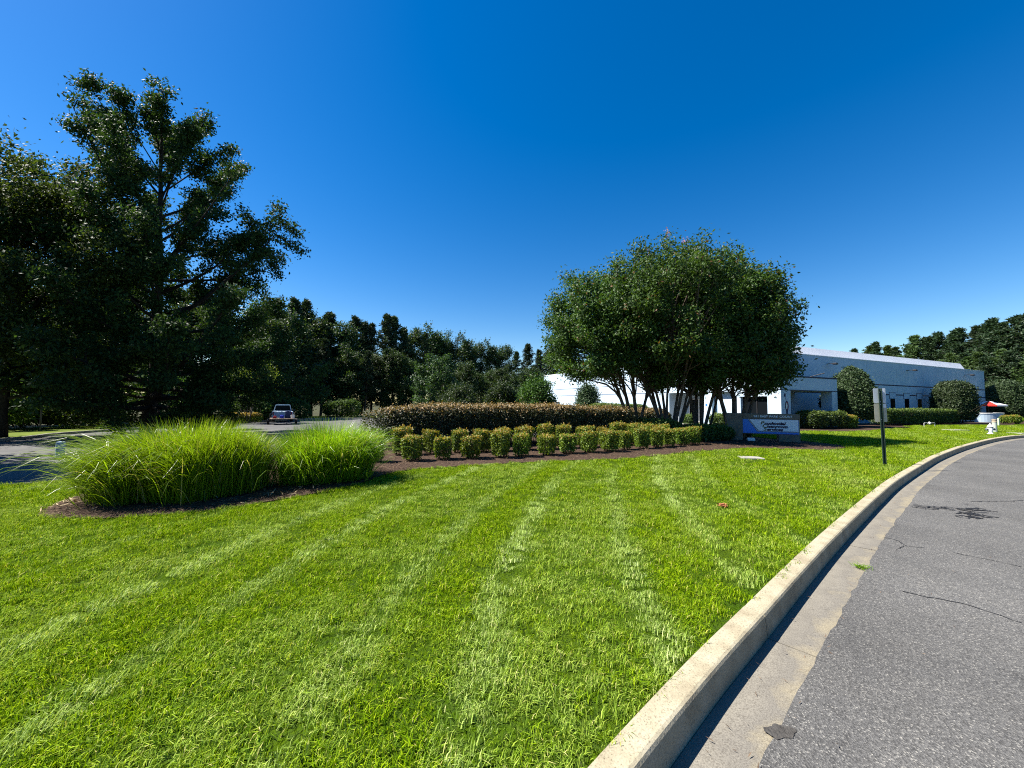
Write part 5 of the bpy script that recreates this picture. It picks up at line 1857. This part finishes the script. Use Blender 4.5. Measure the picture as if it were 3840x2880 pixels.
# leafy shrubs at the feet of those trees
SH = [(-31, 21.5, 2.6), (-29.5, 25, 2.2), (-29.0, 29, 2.8), (-30.5, 36, 2.6), (-28.6, 40.5, 2.4), (-34, 20, 3.0), (-36, 27, 3.2), (-27.5, 45, 2.6), (-23.5, 50.5, 2.6), (-33, 16.5, 2.8)]
SH.sort(key=lambda p: p[0] / p[1])
bush_p = [hedge_geo(640 + k, 1.8, 1.5, 0.05, 2.2, 5200, 0.17, 2.4, 1.0, 0.3, 0.85, 0.30, 1.4, 0, 0.8, 18, 0.3, 0.12) for k in range(2)]
bush_p = [(a.mesh('foliage', L_MAPLE), b.mesh('stems', TWIG, True)) for a, b in bush_p]
for k, (x, y, h) in enumerate(SH):
    t = empty('wild_bush', (x, y, lot_z(0, y) - 0.05), rw.uniform(0, 6.28), '%s leafy wild bush from the left beyond the grass verge' % ORD[k], 'bush', 'wild bushes along the verge')
    t.scale = (h / 2.2 * 1.15,) * 2 + (h / 2.2,)
    link('foliage', bush_p[k % 2][0], t)
    tag(link('stems', bush_p[k % 2][1], t), kind='stuff')

# the wood behind the right end of the building
SKY_R = [(3215, 1310, 96), (3265, 1300, 96), (3295, 1285, 95), (3325, 1300, 94), (3365, 1302, 92), (3400, 1292, 90), (3435, 1262, 88), (3455, 1270, 88), (3480, 1266, 86), (3520, 1248, 85), (3560, 1256, 83),
         (3605, 1232, 80), (3650, 1225, 78), (3690, 1222, 76), (3735, 1198, 73), (3780, 1212, 71), (3825, 1186, 69), (3870, 1175, 67), (3930, 1165, 66)]
for k, (px, py, D_) in enumerate(SKY_R):
    d = ray(px, py)
    h = EYE + d.z / d.y * D_ + 0.9
    put('pine_tree', PINES[rw.randrange(4)], d.x / d.y * D_, D_, -0.95, h, 16, '%s pine along the skyline behind the right roof end' % ORD[k], 'pines behind the building', rw, 1.15)
for k in range(22):
    px = 3320 + k * 32 + rw.uniform(-10, 10)
    D_ = np.interp(px, [3320, 3700, 4000], [80, 64, 58]) + rw.uniform(-3, 3)
    put('pine_tree', PINES[3 if k % 3 else 2], (px - 1920) / F * D_, D_, -0.95, rw.uniform(9.5, 13.0), 16, '%s lower fresh green pine from the left behind the building end' % ORD[k], 'lower pines behind the building', rw, 1.25)


# unseen wood added beyond the road and behind the camera, screening the bright horizon
def ring_wood():
    r = np.random.default_rng(77)
    n = 30000
    a = np.radians(r.uniform(56, 302, n))
    R_ = 78 + 22 * r.uniform(0, 1, n) + 10 * np.sin(a * 3)
    top = 13 + 2.5 * np.sin(a * 23) + 1.6 * np.sin(a * 61 + 1) + r.normal(0, 0.7, n)
    z = -0.8 + top * r.uniform(0, 1, n) ** 0.8
    P = np.column_stack([R_ * np.sin(a), R_ * np.cos(a), z])
    P = P[~((P[:, 0] > 10) & (P[:, 1] > 14) & (P[:, 0] < 72))]
    g = Geo()
    leaf_cards(g, P, 1.5, r, 0.4, None, 0.6)
    tag(g.build('added_screen_wood', L_WOOD), 'unseen dark wood added beyond the road to screen the bright horizon', 'wood', kind='stuff')


ring_wood()
